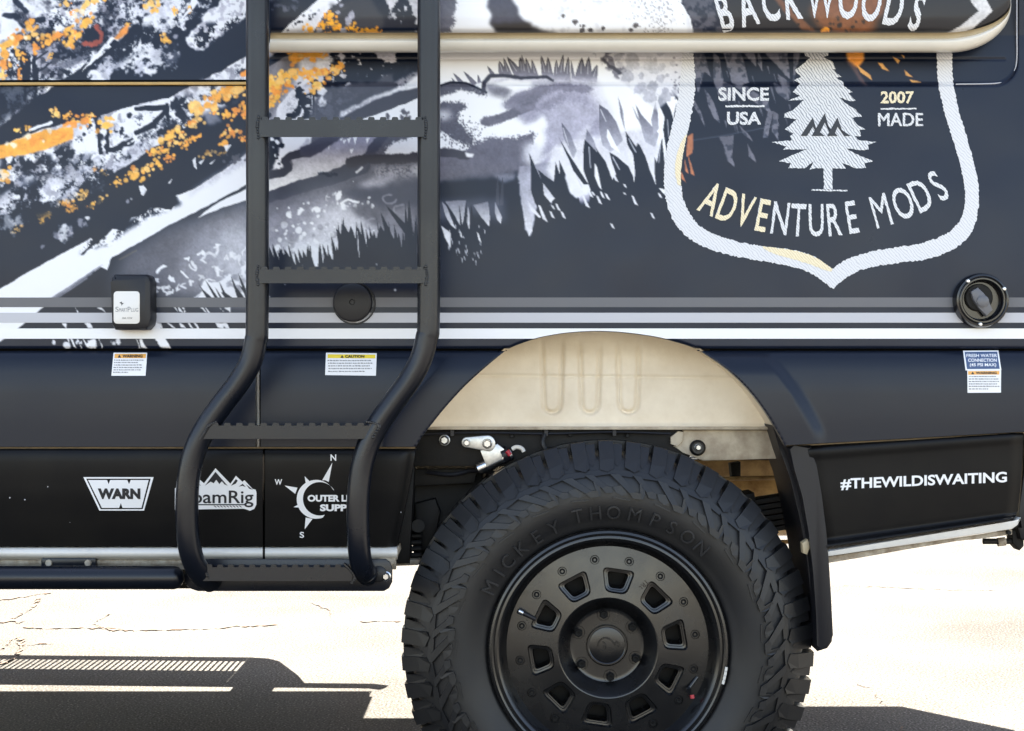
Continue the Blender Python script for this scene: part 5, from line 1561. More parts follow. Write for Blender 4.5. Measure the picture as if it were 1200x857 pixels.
for i in range(NP):
    a = i * da
    block(bm, a + .1 * da, a + .78 * da, R0 - .004, 236.5 * q, .088, .125, .2 * da)
    block(bm, a + .5 * da, a + 1.2 * da, R0 - .004, 236.5 * q, .135, .180, -.2 * da)
    block(bm, a + .1 * da, a + .8 * da, R0 - .004, 236 * q, .19, TW - .02, .1 * da)
wobj('tyre', bm, M['rubber'], True, 'thick black tyre with lettered sidewall')
def on_side(r):      # sidewall depth at survey radius r
    rr = [h[0] for h in half]; yy = [h[1] for h in half]
    return float(np.interp(r, rr, yy))
# shoulder lugs: one proto of each kind, copied round the tyre
def lug(kind):
    bm = bmesh.new()
    if kind == 0:
        out = [(-.36, 206), (-.34, 216), (-.33, 237), (.18, 237), (.22, 218), (.20, 207), (-.05, 203)]
    else:
        out = [(-.36, 209), (-.33, 237), (.18, 237), (.20, 220), (.24, 208), (.05, 204)]
    f = []; b = []
    for u, r in out:
        a = u * da
        y = on_side(min(r, 222)) - (.0075 if r < 230 else -.008)
        f.append(bm.verts.new((r * q * math.sin(a), y, r * q * math.cos(a))))
        b.append(bm.verts.new((max(r, 219) * q * math.sin(a), .080, max(r, 219) * q * math.cos(a))))
    face = bm.faces.new(f); bm.faces.new(b[::-1])
    n = len(f)
    for i in range(n):
        bm.faces.new((f[i], b[i], b[(i + 1) % n], f[(i + 1) % n]))
    bmesh.ops.triangulate(bm, faces=[face])
    # stepped ledge in the void beside the lug
    lo = [(.20, 214), (.20, 234), (.52, 234), (.52, 217), (.37, 209)]
    f = []; b = []
    for u, r in lo:
        a = u * da
        f.append(bm.verts.new((r * q * math.sin(a), on_side(min(r, 222)) - (.0012 if r < 228 else -.009), r * q * math.cos(a))))
        b.append(bm.verts.new((r * q * math.sin(a), .060, r * q * math.cos(a))))
    bm.faces.new(f)
    n = len(f)
    for i in range(n):
        bm.faces.new((f[i], b[i], b[(i + 1) % n], f[(i + 1) % n]))
    return bm
protos = [wobj('tread_lug', lug(k), M['rubber'], False) for k in (0, 1)]
for i in range(2, NP):
    p = protos[i % 2]
    c = p.copy(); col.objects.link(c)
    c.parent = WH; c.rotation_euler = (0, i * da, 0)
protos[1].rotation_euler = (0, da, 0)
# side biters: raised Z-shaped ribs on the sidewall, one pattern over two lugs
def biter():
    bm = bmesh.new()
    def rib(out, h):
        f = []; b = []
        for u, r in out:
            a = u * 2 * da
            f.append(bm.verts.new((r * q * math.sin(a), on_side(r) - h, r * q * math.cos(a))))
            b.append(bm.verts.new((r * q * math.sin(a), on_side(r) + .003, r * q * math.cos(a))))
        face = bm.faces.new(f)
        n = len(f)
        for i in range(n):
            bm.faces.new((f[i], b[i], b[(i + 1) % n], f[(i + 1) % n]))
        bmesh.ops.triangulate(bm, faces=[face])
    rib([(-.02, 207), (1.02, 207), (1.02, 200.5), (-.02, 200.5)], .0060)
    rib([(.02, 201), (.22, 201), (.60, 183), (.74, 182.5), (.76, 176), (.56, 175.5), (.46, 181)], .0105)
    rib([(.50, 201), (.66, 201), (.96, 187.5), (1.06, 186), (1.07, 180), (.92, 179.5), (.84, 185)], .0090)
    rib([(.66, 192), (.74, 195), (.82, 183), (.80, 176.5), (.74, 176)], .0080)
    rib([(.08, 186.5), (.26, 188.5), (.40, 181.5), (.44, 177.5), (.30, 177), (.16, 180)], .0045)
    rib([(.10, 175.5), (.50, 173.2), (.52, 171.8), (.10, 174)], .0042)
    return bm
pb = wobj('side_biter', biter(), M['rubber'], False)
for i in range(1, NP // 2):
    c = pb.copy(); col.objects.link(c); c.parent = WH; c.rotation_euler = (0, i * 2 * da, 0)
# sidewall lettering
def side_text(s, a0, a1, r, h, lab):
    V, F = arc_text(s, 0, 0, r, a0, a1, h, False, .0, .95)
    bm = bmesh.new()
    vs_ = [bm.verts.new((x * q, on_side(math.hypot(x, y)) - .0050, -y * q)) for x, y in V]
    for f in F:
        try: bm.faces.new([vs_[i] for i in f])
        except ValueError: pass
    geo = bmesh.ops.extrude_face_region(bm, geom=bm.faces[:])
    for v in geo['geom']:
        if isinstance(v, bmesh.types.BMVert):
            v.co.y += .005
    wobj('lettering', bm, M['pale_rubber'], False, lab)
side_text('MICKEY', -62, -24, 152.5, 15.5, 'raised word MICKEY on the tyre sidewall')
side_text('THOMPSON', -13, 42, 157, 15.5, 'raised word THOMPSON on the tyre sidewall')
# rim barrel + lip
prof = [(139, .020), (137.5, .010), (135.5, .0045), (133, .003), (131.0, .0045), (129.8, .0085), (128.8, .008), (127, .0075), (125, .010), (122, .017), (119.5, .026), (117.5, .0355), (116, .0405)]
bm = lathe_bm(bmesh.new(), [(r * q, y) for r, y in prof] + [(116 * q, .0405), (122 * q, .06), (123 * q, .25), (136 * q, .265)], 128)
wobj('rim', bm, M['rim'], True, 'deep satin black rim lip', 30)
# face disc with ten stepped windows
NW = 10
th0 = math.radians(8.3)
def winloop(k, s, dr=0.0):
    """rounded trapezoid round radius 77, wide side outwards"""
    cx = [(-19.5, 14), (19.5, 14), (12.5, -14), (-12.5, -14)]
    sgn = []
    P = [Vector((x * s, y * s)) for x, y in cx]
    out = []
    rad = 7.0 * s
    for i in range(4):
        a, b, c = P[i - 1], P[i], P[(i + 1) % 4]
        u = (a - b).normalized(); v = (c - b).normalized()
        p0 = b + u * rad; p1 = b + v * rad
        for t in (0, .25, .5, .75, 1):
            out.append(p0 * (1 - t) ** 2 + b * 2 * t * (1 - t) + p1 * t * t)
    th = th0 + k * 2 * math.pi / NW
    return [((o.x * math.cos(th) + (77 + dr + o.y) * math.sin(th)) * q, (-o.x * math.sin(th) + (77 + dr + o.y) * math.cos(th)) * q) for o in out]
FY = .0405
bm = bmesh.new()
outer = [(116 * q * math.sin(a), 116 * q * math.cos(a)) for a in np.linspace(0, 2 * math.pi, 120, endpoint=False)]
inner = [(58 * q * math.sin(a), 58 * q * math.cos(a)) for a in np.linspace(0, 2 * math.pi, 96, endpoint=False)]
loops = [outer, inner] + [winloop(k, 1.0) for k in range(NW)]
flat = [p for l in loops for p in l]
fdep = lambda r_: FY - .011 * (1 - (r_ - 58) / 58)
vs_ = [bm.verts.new((x, 0, z)) for x, z in flat]
for t in tessellate_polygon([[Vector((x, z, 0)) for x, z in l] for l in loops]):
    try: bm.faces.new([vs_[i] for i in t])
    except ValueError: pass
for k in range(60):
    a = math.pi * k / 60
    bmesh.ops.bisect_plane(bm, geom=bm.verts[:] + bm.edges[:] + bm.faces[:], plane_co=(0, 0, 0), plane_no=(math.cos(a), 0, math.sin(a)))
for v in bm.verts:
    v.co.y = fdep(math.hypot(v.co.x, v.co.z) / q)
base = None
for k in range(NW):
    rings = []
    for s, y in [(1.0, 0), (.97, .003), (.90, .0075), (.78, .0082), (.75, .0115), (.66, .012), (.58, .020), (.56, .05)]:
        rings.append([bm.verts.new((x, y + fdep(math.hypot(x, z) / q), z)) for x, z in winloop(k, s)])
    for A, B in zip(rings[:-1], rings[1:]):
        n = len(A)
        for i in range(n):
            bm.faces.new((A[i], B[i], B[(i + 1) % n], A[(i + 1) % n]))
wobj('wheel_face', bm, M['rim'], True, 'satin black wheel face with ten stepped windows', 25)
bm = lathe_bm(bmesh.new(), [(58 * q, FY - .011), (56.8 * q, FY - .0105), (55 * q, FY - .007), (51 * q, FY + .003), (46 * q, FY + .014), (42.5 * q, FY + .0228), (40.5 * q, FY + .0238), (38 * q, FY + .024), (24.5 * q, FY + .024), (24.2 * q, FY + .030), (22 * q, FY + .030)], 96)
wobj('hub_bowl', bm, M['rim'], True, None, 30)
bm = lathe_bm(bmesh.new(), [(23.4 * q, FY + .030), (23.4 * q, FY + .0205), (22.8 * q, FY + .0195), (21.4 * q, FY + .0195), (20.6 * q, FY + .0205), (19 * q, FY + .0198), (10 * q, FY + .0185), (0, FY + .018)], 64)
wobj('centre_cap', bm, M['rim'], True, 'round centre cap with an embossed animal emblem', 30)
def emblem():
    bm = bmesh.new()
    for pts in [[(-14, 3), (-11, -6), (-4, -11), (4, -9), (9, -4), (12, 0)], [(-11, 6), (-7, 8), (-3, 7), (-1, 3), (-3, -3), (-7, -5)], [(2, 8), (7, 9), (9, 6), (4, 4), (1, 5)], [(12, -3), (15, -5), (17, -2), (15, 2)], [(-6, 1), (-3, 2), (-5, 4)], [(12, 8), (13, 9)]]:
        tube_bm(bm, smooth_path([(x * .8 * q, FY + .0184, -y * .8 * q) for x, y in pts], 4), .0016, 6)
    return bm
wobj('emblem', emblem(), M['rim'], True)
# lug nuts and rim bolts (copies)
bm = lathe_bm(bmesh.new(), [(7.8 * q, .0006), (7.4 * q, -.0012), (6.6 * q, .0030), (6.2 * q, .006)], 20)
hexn = [(5.0 * q, .006), (5.0 * q, -.012), (4.2 * q, -.014), (2.6 * q, -.014), (2.4 * q, -.010), (0, -.009)]
lathe_bm(bm, hexn, 6)
ln = wobj('lug_nut', bm, M['blackbolt'], True, None, 30)
bm = lathe_bm(bmesh.new(), [(5.4 * q, .0012), (5.0 * q, -.0006), (4.6 * q, .0006), (4.4 * q, .0040), (3.6 * q, .0042), (3.4 * q, .0006), (2.8 * q, -.0002), (1.5 * q, .0002), (1.3 * q, .0022), (0, .0024)], 16)
rb_ = wobj('rim_bolt', bm, M['blackbolt'], True, None, 30)
def ringcopies(proto, n, r, y, a0):
    for i in range(n):
        o = proto if i == 0 else proto.copy()
        if i: col.objects.link(o); o.parent = WH
        a = a0 + i * 2 * math.pi / n
        o.location = (r * q * math.sin(a), y, r * q * math.cos(a))
ringcopies(ln, 6, 36.2, FY + .024, math.radians(-6))
ringcopies(rb_, 16, 101.5, FY - .0040, math.radians(-8.4))
# valve stems
tube('valve_stem', [Vector((-88 * q, FY + .004, 33 * q)), Vector((-84 * q, FY - .006, 33 * q)) , Vector((-99 * q, FY - .016, 41 * q))], .0042, M['plastic'], WH, 12, local=True)
tube('valve_cap', [Vector((-98 * q, FY - .0155, 40.5 * q)), Vector((-103 * q, FY - .018, 43 * q))], .0054, M['steel'], WH, 12, local=True)
tube('valve_stem', [Vector((103 * q, FY - .004, -34 * q)), Vector((92 * q, FY - .012, -47 * q))], .0036, M['rim'], WH, 10, local=True)
tube('valve_cap', [Vector((92 * q, FY - .014, -47 * q)), Vector((91.6 * q, FY - .022, -48 * q))], .0056, M['gloss'], WH, 12, local=True)
tube('valve_tag', [Vector((96 * q, FY - .016, -53 * q)), Vector((96.5 * q, FY - .017, -57 * q))], .0045, M['red'], WH, 8, local=True)
# balance weight on the lip
bm = bmesh.new()
for k in range(4):
    a0 = math.radians(98 + k * 2.15)
    block(bm, a0, a0 + math.radians(1.9), 133.2 * q, 136.2 * q, -.001, .012)
wobj('balance_weight', bm, M['whitesill'], False)
# maker's letters on the face
V, F = fit('TRCO', -11, -3, 11, 3, bold=.02)
bm = bmesh.new()
vs_ = []
for x, y in V:
    vs_.append(bm.verts.new(((38.5 - .72 * x + .69 * -y) * q, FY - .0072, (69.0 - .69 * x - .72 * -y) * q)))
for f in F:
    try: bm.faces.new([vs_[i] for i in f])
    except ValueError: pass
wobj('lettering', bm, M['gloss'], False)
# brake disc and hub behind the windows
bm = lathe_bm(bmesh.new(), [(0, .10), (100 * q, .10), (104 * q, .105), (104 * q, .125), (0, .125)], 48)
wobj('brake_disc', bm, M['under'], True)
# the other wheels
def copy_wheel(loc, rz, lab):
    w = WH.copy(); col.objects.link(w)
    w.location = loc; w.rotation_euler = (0, 0, rz); w['label'] = lab
    for ch in list(WH.children):
        c = ch.copy(); col.objects.link(c); c.parent = w
    return w
copy_wheel((ctr[0], 1.98, ctr[2]), math.pi, 'rear wheel on the far side')
tube('rear_axle', [(ctr[0], .12, ctr[2]), (ctr[0], 1.86, ctr[2])], .045, M['under'], VAN, 16)
bm = bmesh.new(); bmesh.ops.create_uvsphere(bm, u_segments=24, v_segments=16, radius=.15)
for v in bm.verts: v.co = Vector((v.co.x + ctr[0], v.co.y * .9 + 1.0, v.co.z + ctr[2] + .02))
bm_obj('differential', bm, M['under'], VAN, True)

# ------------------------------------------------------------------ wheel arch interior
def liner():
    xs = np.arange(440, 960, 2.0); ys = np.arange(372, 503, 1.5)
    px, py = np.meshgrid(xs, ys)
    y = np.full(px.shape, .13) + .00002 * (py - 440) ** 2 * .05
    y = y - .05 * sst(420, 372, py)
    for xl, xr in ((636, 658), (680.5, 702), (725, 748)):
        cx, hw = (xl + xr) / 2, (xr - xl) / 2
        hw_ = hw * (1.12 - .25 * (py - 395) / 90)
        d = np.abs(px - cx) - hw_
        yb = py - (485 - hw)
        dd = np.where(yb > 0, np.hypot(np.abs(px - cx), yb) - hw * .87, d)
        fade = sst(392, 415, py)
        y = y + (.003 * sst(2.5, -2.5, dd) + .011 * np.exp(-(dd / 2.1) ** 2)) * fade
    y = y + -.0 * py + .005 * np.exp(-((py - 441 - .01 * (px - 700)) / 1.3) ** 2)
    y = y - .010 * sst(495, 502, py)
    return grid_obj('arch_liner', px, py, y, M['beige'], VAN, .03, label='dusty beige inner wheel arch with three pressed grooves')
liner()
# roof of the arch: runs from the opening back to the liner
def archroof():
    xs = np.linspace(487, 921, 120); d_ = np.linspace(0.02, .40, 6)
    V = []; F = []
    for i, x in enumerate(xs):
        a = W(x, float(archf(x)) - 1.5, 0)
        for k in d_: V.append((a[0], k, a[2] + .004))
    n = len(d_)
    for i in range(len(xs) - 1):
        for k in range(n - 1):
            F.append((i * n + k, i * n + k + 1, (i + 1) * n + k + 1, (i + 1) * n + k))
    mesh_obj('arch_roof', V, F, M['beige'], VAN, True)
archroof()
def bolt(px, py, y, r, mat, par=VAN, name='bolt', wash=None):
    bm = bmesh.new(); c = W(px, py, y)
    if wash: lathe_bm(bm, [(wash, 0), (wash, -.002), (r * 1.1, -.003)], 24, c=c)
    lathe_bm(bm, [(r, 0), (r, -.008), (r * .8, -.010), (0, -.010)], 6, c=c)
    return bm_obj(name, bm, mat, par, True)
# chassis rails
RAIL = prism('frame_rail', [(440, 503), (812, 503), (812, 530), (800, 546), (440, 546)], .126, .20, M['under'], VAN, .002)
R2 = prism('frame_rail', [(800, 503.5), (925, 503.5), (925, 537), (880, 538), (824, 540), (800, 530), (789, 523), (799, 514)], .122, .20, M['beige2'], VAN, .003, 'beige rear chassis rail')
prism('liner_lip', [(440, 500), (925, 500), (925, 503.2), (440, 503.2)], .105, .14, M['beige2'], VAN, .001)
prism('frame_gusset', [(786, 512), (795, 505), (801, 506), (800, 516), (794, 523), (786, 520)], .115, .125, M['beige2'], VAN, .001)
bolt(521, 515.5, .116, .0085, M['zinc'], wash=.0115)
bolt(818, 524, .112, .006, M['zinc'], wash=.0078)
bm = lathe_bm(bmesh.new(), [(0, -.006), (.012, -.006), (.017, 0), (.017, .02)], 24, c=W(817.5, 524.5, .119))
bm_obj('bump_stop', bm, M['rubber'], VAN, True)
bolt(908, 517, .120, .008, M['under'])
# shock link: teardrop bracket, plate, shock tube
def teardrop():
    pts = []
    for k in range(11):
        a = math.radians(110 + 140 * k / 10); pts.append((547 + 6.2 * math.cos(a), 518 - 6.2 * math.sin(a)))
    for k in range(13):
        a = math.radians(-75 + 160 * k / 12); pts.append((571 + 9.6 * math.cos(a), 519.5 - 9.6 * math.sin(a)))
    return pts
prism('shock_bracket', teardrop(), .095, .112, M['zinc'], VAN, .002, 'zinc teardrop bracket above the tyre')
bolt(547, 518.5, .094, .0065, M['steel'], wash=.0075); bolt(571, 519.5, .094, .0085, M['steel'], wash=.0105)
prism('shock_plate', [(563, 528), (583, 520), (592, 527), (588, 538), (570, 546)], .100, .112, M['zinc'], VAN, .001)
tube('shock_tube', [W(560, 549, .115), W(600, 531, .115)], .0135, M['steel'], VAN, 20)
tube('shock_collar', [W(589, 534, .112), W(596, 530.5, .112)], .0165, M['plastic'], VAN, 16)
tube('shock_clip', [W(594, 528, .095), W(598, 533, .095)], .005, M['red'], VAN, 10)
bm = bmesh.new(); tube_bm(bm, smooth_path([W(600, 526, .10), W(605, 523.5, .10), W(611, 525, .10), W(614, 529, .10)], 5), .0045, 10)
bm_obj('shock_hose', bm, M['whitesill'], VAN, True)
# dark boxes and pipes forward of the tyre
prism('tank', [(478, 548), (566, 548), (566, 700), (486, 660), (478, 600)], .22, .60, M['under'], VAN, .01)
prism('heat_shield', [(480, 549), (560, 549), (556, 566), (480, 570)], .17, .22, M['under'], VAN, .004)
for k in range(5):
    tube('leaf', [W(440, 622 + k * 7.5, .16), W(494, 620 + k * 7.5, .16)], .0058, M['under'], VAN, 10)
tube('spring_eye', [W(490, 616, .14), W(490, 616, .26)], .014, M['under'], VAN, 14)
prism('spring_hanger', [(440, 657), (494, 655), (490, 662), (440, 664)], .14, .24, M['dirtysill'], VAN, .002)
prism('inner_sill', [(440, 545), (486, 545), (480, 660), (440, 662)], .13, .20, M['under'], VAN, .004)
# behind the tyre to the right: spring pack, exhaust, cross member
for k in range(6):
    a = W(835, 597 + k * 7.2, .30); b = W(935, 580 + k * 7.0, .30)
    prism('leaf', [(835, 594 + k * 7), (940, 577 + k * 7), (940, 582.5 + k * 7), (835, 599.5 + k * 7)], .28, .35, M['under'], VAN, .001)
prism('spring_clamp', [(868, 580), (884, 577), (886, 588), (870, 592)], .27, .36, M['under'], VAN, .003)
tube('exhaust_box', [(.10, 1.35, .62), (1.0, 1.35, .62)], .115, M['gold'], VAN, 28, 'rusty tan exhaust box under the rear of the van, bounced light in its colour')
tube('brake_line', [W(780, 562, .45), W(940, 559, .45)], .005, M['gold'], VAN, 8)
box('cross_member', .15, 1.1, 1.02, 1.10, .70, .745, M['gold'], VAN, .004)
prism('shock_mount', [(856, 543), (868, 541), (868, 560), (858, 560)], .50, .54, M['under'], VAN, .002)
tube('cable', [W(840, 636, .6), W(950, 634, .6)], .005, M['gold'], VAN, 8)

# lines and looms in the arch
tube('brake_hose', smooth_path([W(640, 505, .115), W(636, 520, .10), W(646, 535, .11), W(660, 550, .16)], 6), .0055, M['rubber'], VAN, 10)
tube('wiring_loom', smooth_path([W(500, 553, .16), W(530, 556, .15), W(556, 551, .155), W(590, 556, .16)], 6), .0045, M['plastic'], VAN, 8)
tube('brake_line', smooth_path([W(494, 509, .112), W(560, 506.5, .112), W(640, 508, .112), W(720, 506, .112), W(786, 508, .112)], 6), .0024, M['plastic'], VAN, 8)
for bx_, by_ in [(600, 510.5), (668, 509), (735, 510), (700, 530)]:
    bolt(bx_, by_, .125, .0045, M['under'])
for cx_ in (530, 640, 720):
    box('line_clip', W(cx_ - 2, 0, .11)[0], W(cx_ + 2, 0, .11)[0], .106, .126, W(0, 510.5, .11)[2], W(0, 504, .11)[2], M['plastic'], VAN)
prism('spring_bracket', [(486, 590), (510, 584), (516, 600), (508, 640), (490, 648)], .19, .24, M['under'], VAN, .004)
# mud flap and its inner guard
prism('mud_flap', [(921.5, 523.5), (931, 521.8), (951, 521.6), (957, 545), (963, 580), (968, 620), (971.5, 660), (974, 700), (976.2, 744), (975.5, 752), (970, 760), (958.5, 763.5), (957.6, 756), (956.6, 720), (953, 670), (947.5, 622), (940, 580), (931, 550)], -.012, .20, M['plastic'], VAN, .006, 'black moulded mud flap behind the tyre')
prism('inner_guard', [(905, 498), (922, 522), (932, 556), (942, 590), (949, 625), (955, 672), (958, 720), (958, 750), (953, 752), (951, 700), (945, 650), (938, 610), (926, 560), (915, 530)], .03, .24, M['plastic'], VAN, .003)
prism('flap_bolt_tab', [(940, 636), (947, 632), (950, 640), (946, 650), (941, 648)], -.002, .02, M['tan'], VAN, .002)
# rear corner: bumper edge and tow bracket
prism('rear_bumper', [(1200, 520), (1250, 500), (1330, 500), (1330, 640), (1230, 640), (1196, 632), (1193, 618), (1199, 600)], .03, .30, M['plastic'], VAN, .008)
prism('tow_bracket', [(1186, 622), (1200, 618), (1200, 640), (1195, 645), (1187, 636)], .05, .09, M['under'], VAN, .002)
tube('tow_pin', [W(1152, 634, .06), W(1190, 634, .06)], .006, M['under'], VAN, 10)
tube('tow_pin_collar', [W(1169, 635, .06), W(1178, 634, .06)], .009, M['dirtysill'], VAN, 12)
bolt(1181, 623.5, .003, .005, M['under'])

# side tube step on the near side
p = [W(-1500, 676.5, -.075), W(205, 676.5, -.075)]
rr_ = .0232
path = [Vector(p[0]), Vector(p[1])] + [Vector((p[1][0] + rr_ * math.sin(t) * .75, p[1][1], p[1][2])) for t in (.5, .9, 1.2, 1.45)]
tube('side_step_tube', path, rr_, M['powder'], VAN, 32, 'black tubular side step below the sill', radii=[rr_, rr_] + [rr_ * math.cos(t) for t in (.5, .9, 1.2, 1.45)])
for x in (60, 110, -300):
    box('step_arm', W(x, 0)[0], W(x + 10, 0)[0], -.07, .10, W(0, 672)[2] - .012, W(0, 672)[2] + .012, M['powder'], VAN)

# ------------------------------------------------------------------ ladder
LAD = empty('side_ladder', W(320, 690, -.1), VAN)
LAD['label'] = 'black tubular side ladder with four serrated rungs and kinked rails'
YL = -.135
def rail(pts):
    P = [W(x, y, d) for x, y, d in pts]
    return smooth_path(P, 7)
rL = [(301.8, -260, YL), (301.8, -60, YL), (301.8, 180, YL), (301.5, 370, YL), (299.5, 400, YL), (293, 425, YL), (279, 449, YL), (260, 474, YL), (242, 500, YL), (229, 526, YL), (221.5, 556, YL), (219, 592, YL), (220.5, 630, -.130), (226, 655, -.118), (236, 673, -.092), (247, 681, -.055)]
rR = [(502.6, -260, YL), (502.6, -60, YL), (502.6, 180, YL), (502.4, 366, YL), (500, 396, YL), (493, 421, YL), (480, 445, YL), (462, 470, YL), (444, 496, YL), (431, 522, YL), (423, 552, YL), (419.5, 590, YL), (420, 630, -.130), (422.5, 655, -.118), (427, 668, -.092), (431, 673, -.055)]
tube('rail', rail(rL), .0222, M['powder'], LAD, 32)
tube('rail', rail(rR), .0222, M['powder'], LAD, 32)
def rung(x0, x1, y0, y1, d, slant=0.0, dep=.055):
    """channel step: front face, tread, row of teeth along the front edge"""
    bm = bmesh.new()
    pts = [(x0 + slant, y0), (x1, y0), (x1 - slant, y1), (x0, y1)] if slant else [(x0, y0), (x1, y0), (x1, y1), (x0, y1)]
    prism_bm(bm, pts, d, d + .004)
    prism_bm(bm, [(p_[0], p_[1]) for p_ in [(x0 + slant, y0 + .3), (x1, y0 + .3), (x1, y0 + 2.6), (x0 + slant, y0 + 2.6)]], d + .0045, d + dep)
    prism_bm(bm, pts, d + dep + .0005, d + dep + .004)
    n = 14
    w = (x1 - x0 - slant) / n
    for k in range(n):
        a = x0 + slant + k * w + w * .22
        for dd in (d, d + dep + .0005):
            b_ = [(a, y0 - .05), (a + .3, y0 - 2.2), (a + 1.2, y0 - 3.2), (a + w * .56 - 1.2, y0 - 3.2), (a + w * .56 - .3, y0 - 2.2), (a + w * .56, y0 - .05)]
            prism_bm(bm, b_, dd, dd + .0038)
    return bm_obj('rung', bm, M['powder'], LAD)
def weld(pts, r=.0036):
    bm = bmesh.new()
    P = smooth_path([W(*p_) for p_ in pts], 4)
    for i, p_ in enumerate(P):
        m_ = Matrix.Translation(p_) @ Matrix.Diagonal((1, .8, 1, 1))
        bmesh.ops.create_icosphere(bm, subdivisions=1, radius=r * jr.uniform(.75, 1.15), matrix=m_)
    bm_obj('weld_bead', bm, M['powder'], LAD, True)
rung(303.5, 497.5, 140.0, 160.0, YL - .022)
rung(302.5, 499.5, 315.5, 331.5, YL - .022)
rung(237, 444, 498.5, 514, YL - .020, 8)
rung(236, 415, 664.5, 680.5, -.112, 3, .045)
for a in [[(303, 137, YL - .022), (301.5, 148, YL - .0225), (303, 161, YL - .022)], [(498, 137, YL - .022), (499.5, 148, YL - .0225), (498, 161, YL - .022)], [(302.5, 312, YL - .022), (301, 323, YL - .0225), (302.5, 333, YL - .022)], [(499, 312, YL - .022), (500.5, 323, YL - .0225), (499, 333, YL - .022)],
          [(253, 494, YL - .018), (244, 499, YL - .022), (239, 507, YL - .022), (235, 514, YL - .02)], [(430, 494, YL - .02), (440, 496, YL - .02), (444, 500, YL - .022), (437, 512, YL - .022)], [(236, 662, -.113), (239, 668, -.114), (244, 676, -.112)], [(404, 661, -.113), (410, 667, -.114), (416, 676, -.113), (412, 683, -.112)]]:
    weld(a)
PL = [(222, 655), (452, 655), (457, 659), (459.5, 666), (459.5, 682), (456, 689), (450, 692.5), (232, 692.5), (224, 690), (217, 683), (215, 676)]
prism('base_plate', PL, -.058, -.050, M['powder'], LAD, .001)
bolt(452.5, 675, -.059, .007, M['steel'], LAD, wash=.010)
bm = lathe_bm(bmesh.new(), [(.016, .01), (.016, -.008), (.011, -.011), (0, -.011)], 24, c=W(444, 672, -.056))
bm_obj('rubber_foot', bm, M['rubber'], LAD, True)
box('base_arm', W(225, 0)[0], W(235, 0)[0], -.049, .08, W(0, 684)[2], W(0, 668)[2], M['powder'], LAD)
box('base_arm', W(438, 0)[0], W(448, 0)[0], -.049, .08, W(0, 684)[2], W(0, 668)[2], M['powder'], LAD)
for x in (301.8, 502.6):
    tube('standoff', [W(x, -120, YL + .02), W(x, -120, .05)], .012, M['powder'], LAD, 12)

# ------------------------------------------------------------------ awning
AWN = empty('awning', W(750, 60, -.1), VAN)
AWN['label'] = 'rolled awning case with a cream lower edge, printed with the wrap picture'
def corner(cx, cy, rx, ry, x0, yb, n=24, ytop=-60):
    P = [(x, yb) for x in np.linspace(x0, cx, 60)]
    P += [(cx + rx * math.sin(a), cy + ry * math.cos(a)) for a in np.linspace(0, math.pi / 2, n)[1:]]
    P += [(cx + rx, y) for y in np.linspace(cy, ytop, 6)[1:]]
    return np.array(P)
OUT = corner(1112, 6, 73, 55.5, 315.5, 61.5); INN = corner(1104, 4, 80, 34, 317.0, 38.0)
lp = [(0, .010), (.02, -.020), (.05, -.030), (.12, -.038), (.3, -.045), (.5, -.049), (.62, -.0495), (.66, -.046), (.70, -.0445), (.80, -.0445), (.93, -.046), (.98, -.050), (1.0, -.054)]
ts = np.array([a for a, b in lp])[:, None]; yd = np.array([b for a, b in lp])[:, None]
px = OUT[None, :, 0] * (1 - ts) + INN[None, :, 0] * ts
py = OUT[None, :, 1] * (1 - ts) + INN[None, :, 1] * ts
k1 = 8
for nm, sl_, m_ in (('awning_lip', slice(0, k1 + 1), 'cream'), ('awning_seal', slice(k1, len(lp)), 'tan')):
    grid_obj(nm, px[sl_][::-1], py[sl_][::-1], np.broadcast_to(yd, px.shape)[sl_][::-1].copy(), M[m_], AWN, 0)
# case
inn_y = np.interp(np.arange(317, 1184.2, 1.5), INN[:83, 0], INN[:83, 1])
xs = np.arange(317, 1184.2, 1.5)
t = np.linspace(0, 1, 66)[:, None]
cp = pchip([-90, -60, -30, 0, 18, 28, 34, 38.2], [-.060, -.068, -.076, -.080, -.079, -.076, -.072, -.059])
py = inn_y[None, :] + t[::-1] * (-60 - inn_y[None, :])
px = np.broadcast_to(xs, py.shape).copy()
inner_drop = 38.0 - inn_y[None, :]
yy = cp(np.minimum(py + inner_drop * t, 38.2)) + .05 * sst(1120, 1180, px) ** 2 * 0
yy = np.where(px > 1098, yy * (1 - .25 * sst(1098, 1178, px)), yy)
grid_obj('awning_case', px, py, yy, M['vinyl'], AWN, 0, art(px, np.minimum(py, 40)), 'printed curved front of the awning case')
aw_y = lambda a, b: cp(np.asarray(b, float))
V1, F1 = arc_text('BACKWOODS', 962, 403, 405, -16.2, 16.2, 46, False, .022, .48)
vv = [(x, y) for x, y in V1]
o = lettering(roughen(vv, F1, .4), M['stitch_letter'], aw_y, AWN, .0012, 'curved word BACKWOODS across the awning case', step=4.0)
# top and ends of the case
pa, pb_ = W(317, -60, -.068), W(1176, -60, -.068)
mesh_obj('awning_top', [pa, pb_, (pb_[0], .05, pb_[2] + .02), (pa[0], .05, pa[2] + .02)], [(0, 1, 2, 3)], M['cream'], AWN)
ends = [(-60, -.068), (-30, -.076), (0, -.080), (18, -.079), (28, -.076), (38, -.054), (46, -.046), (58, -.038), (61, -.022), (61.4, .03), (-60, .05)]
mesh_obj('awning_end', [W(315.8, b, y) for b, y in ends], [tuple(range(len(ends)))], M['cream'], AWN)
tube('edge_highlight', smooth_path([W(1191.5, y_, .03) for y_ in (-60, 0, 40, 70)] + [W(1188, 84, .03), W(1179, 93.5, .03), W(1166, 97.5, .027), W(1120, 98.4, .025)], 5), .0014, M['lgrey'], VAN, 8)  # pale tube painted in for the light caught on the pressing's edge

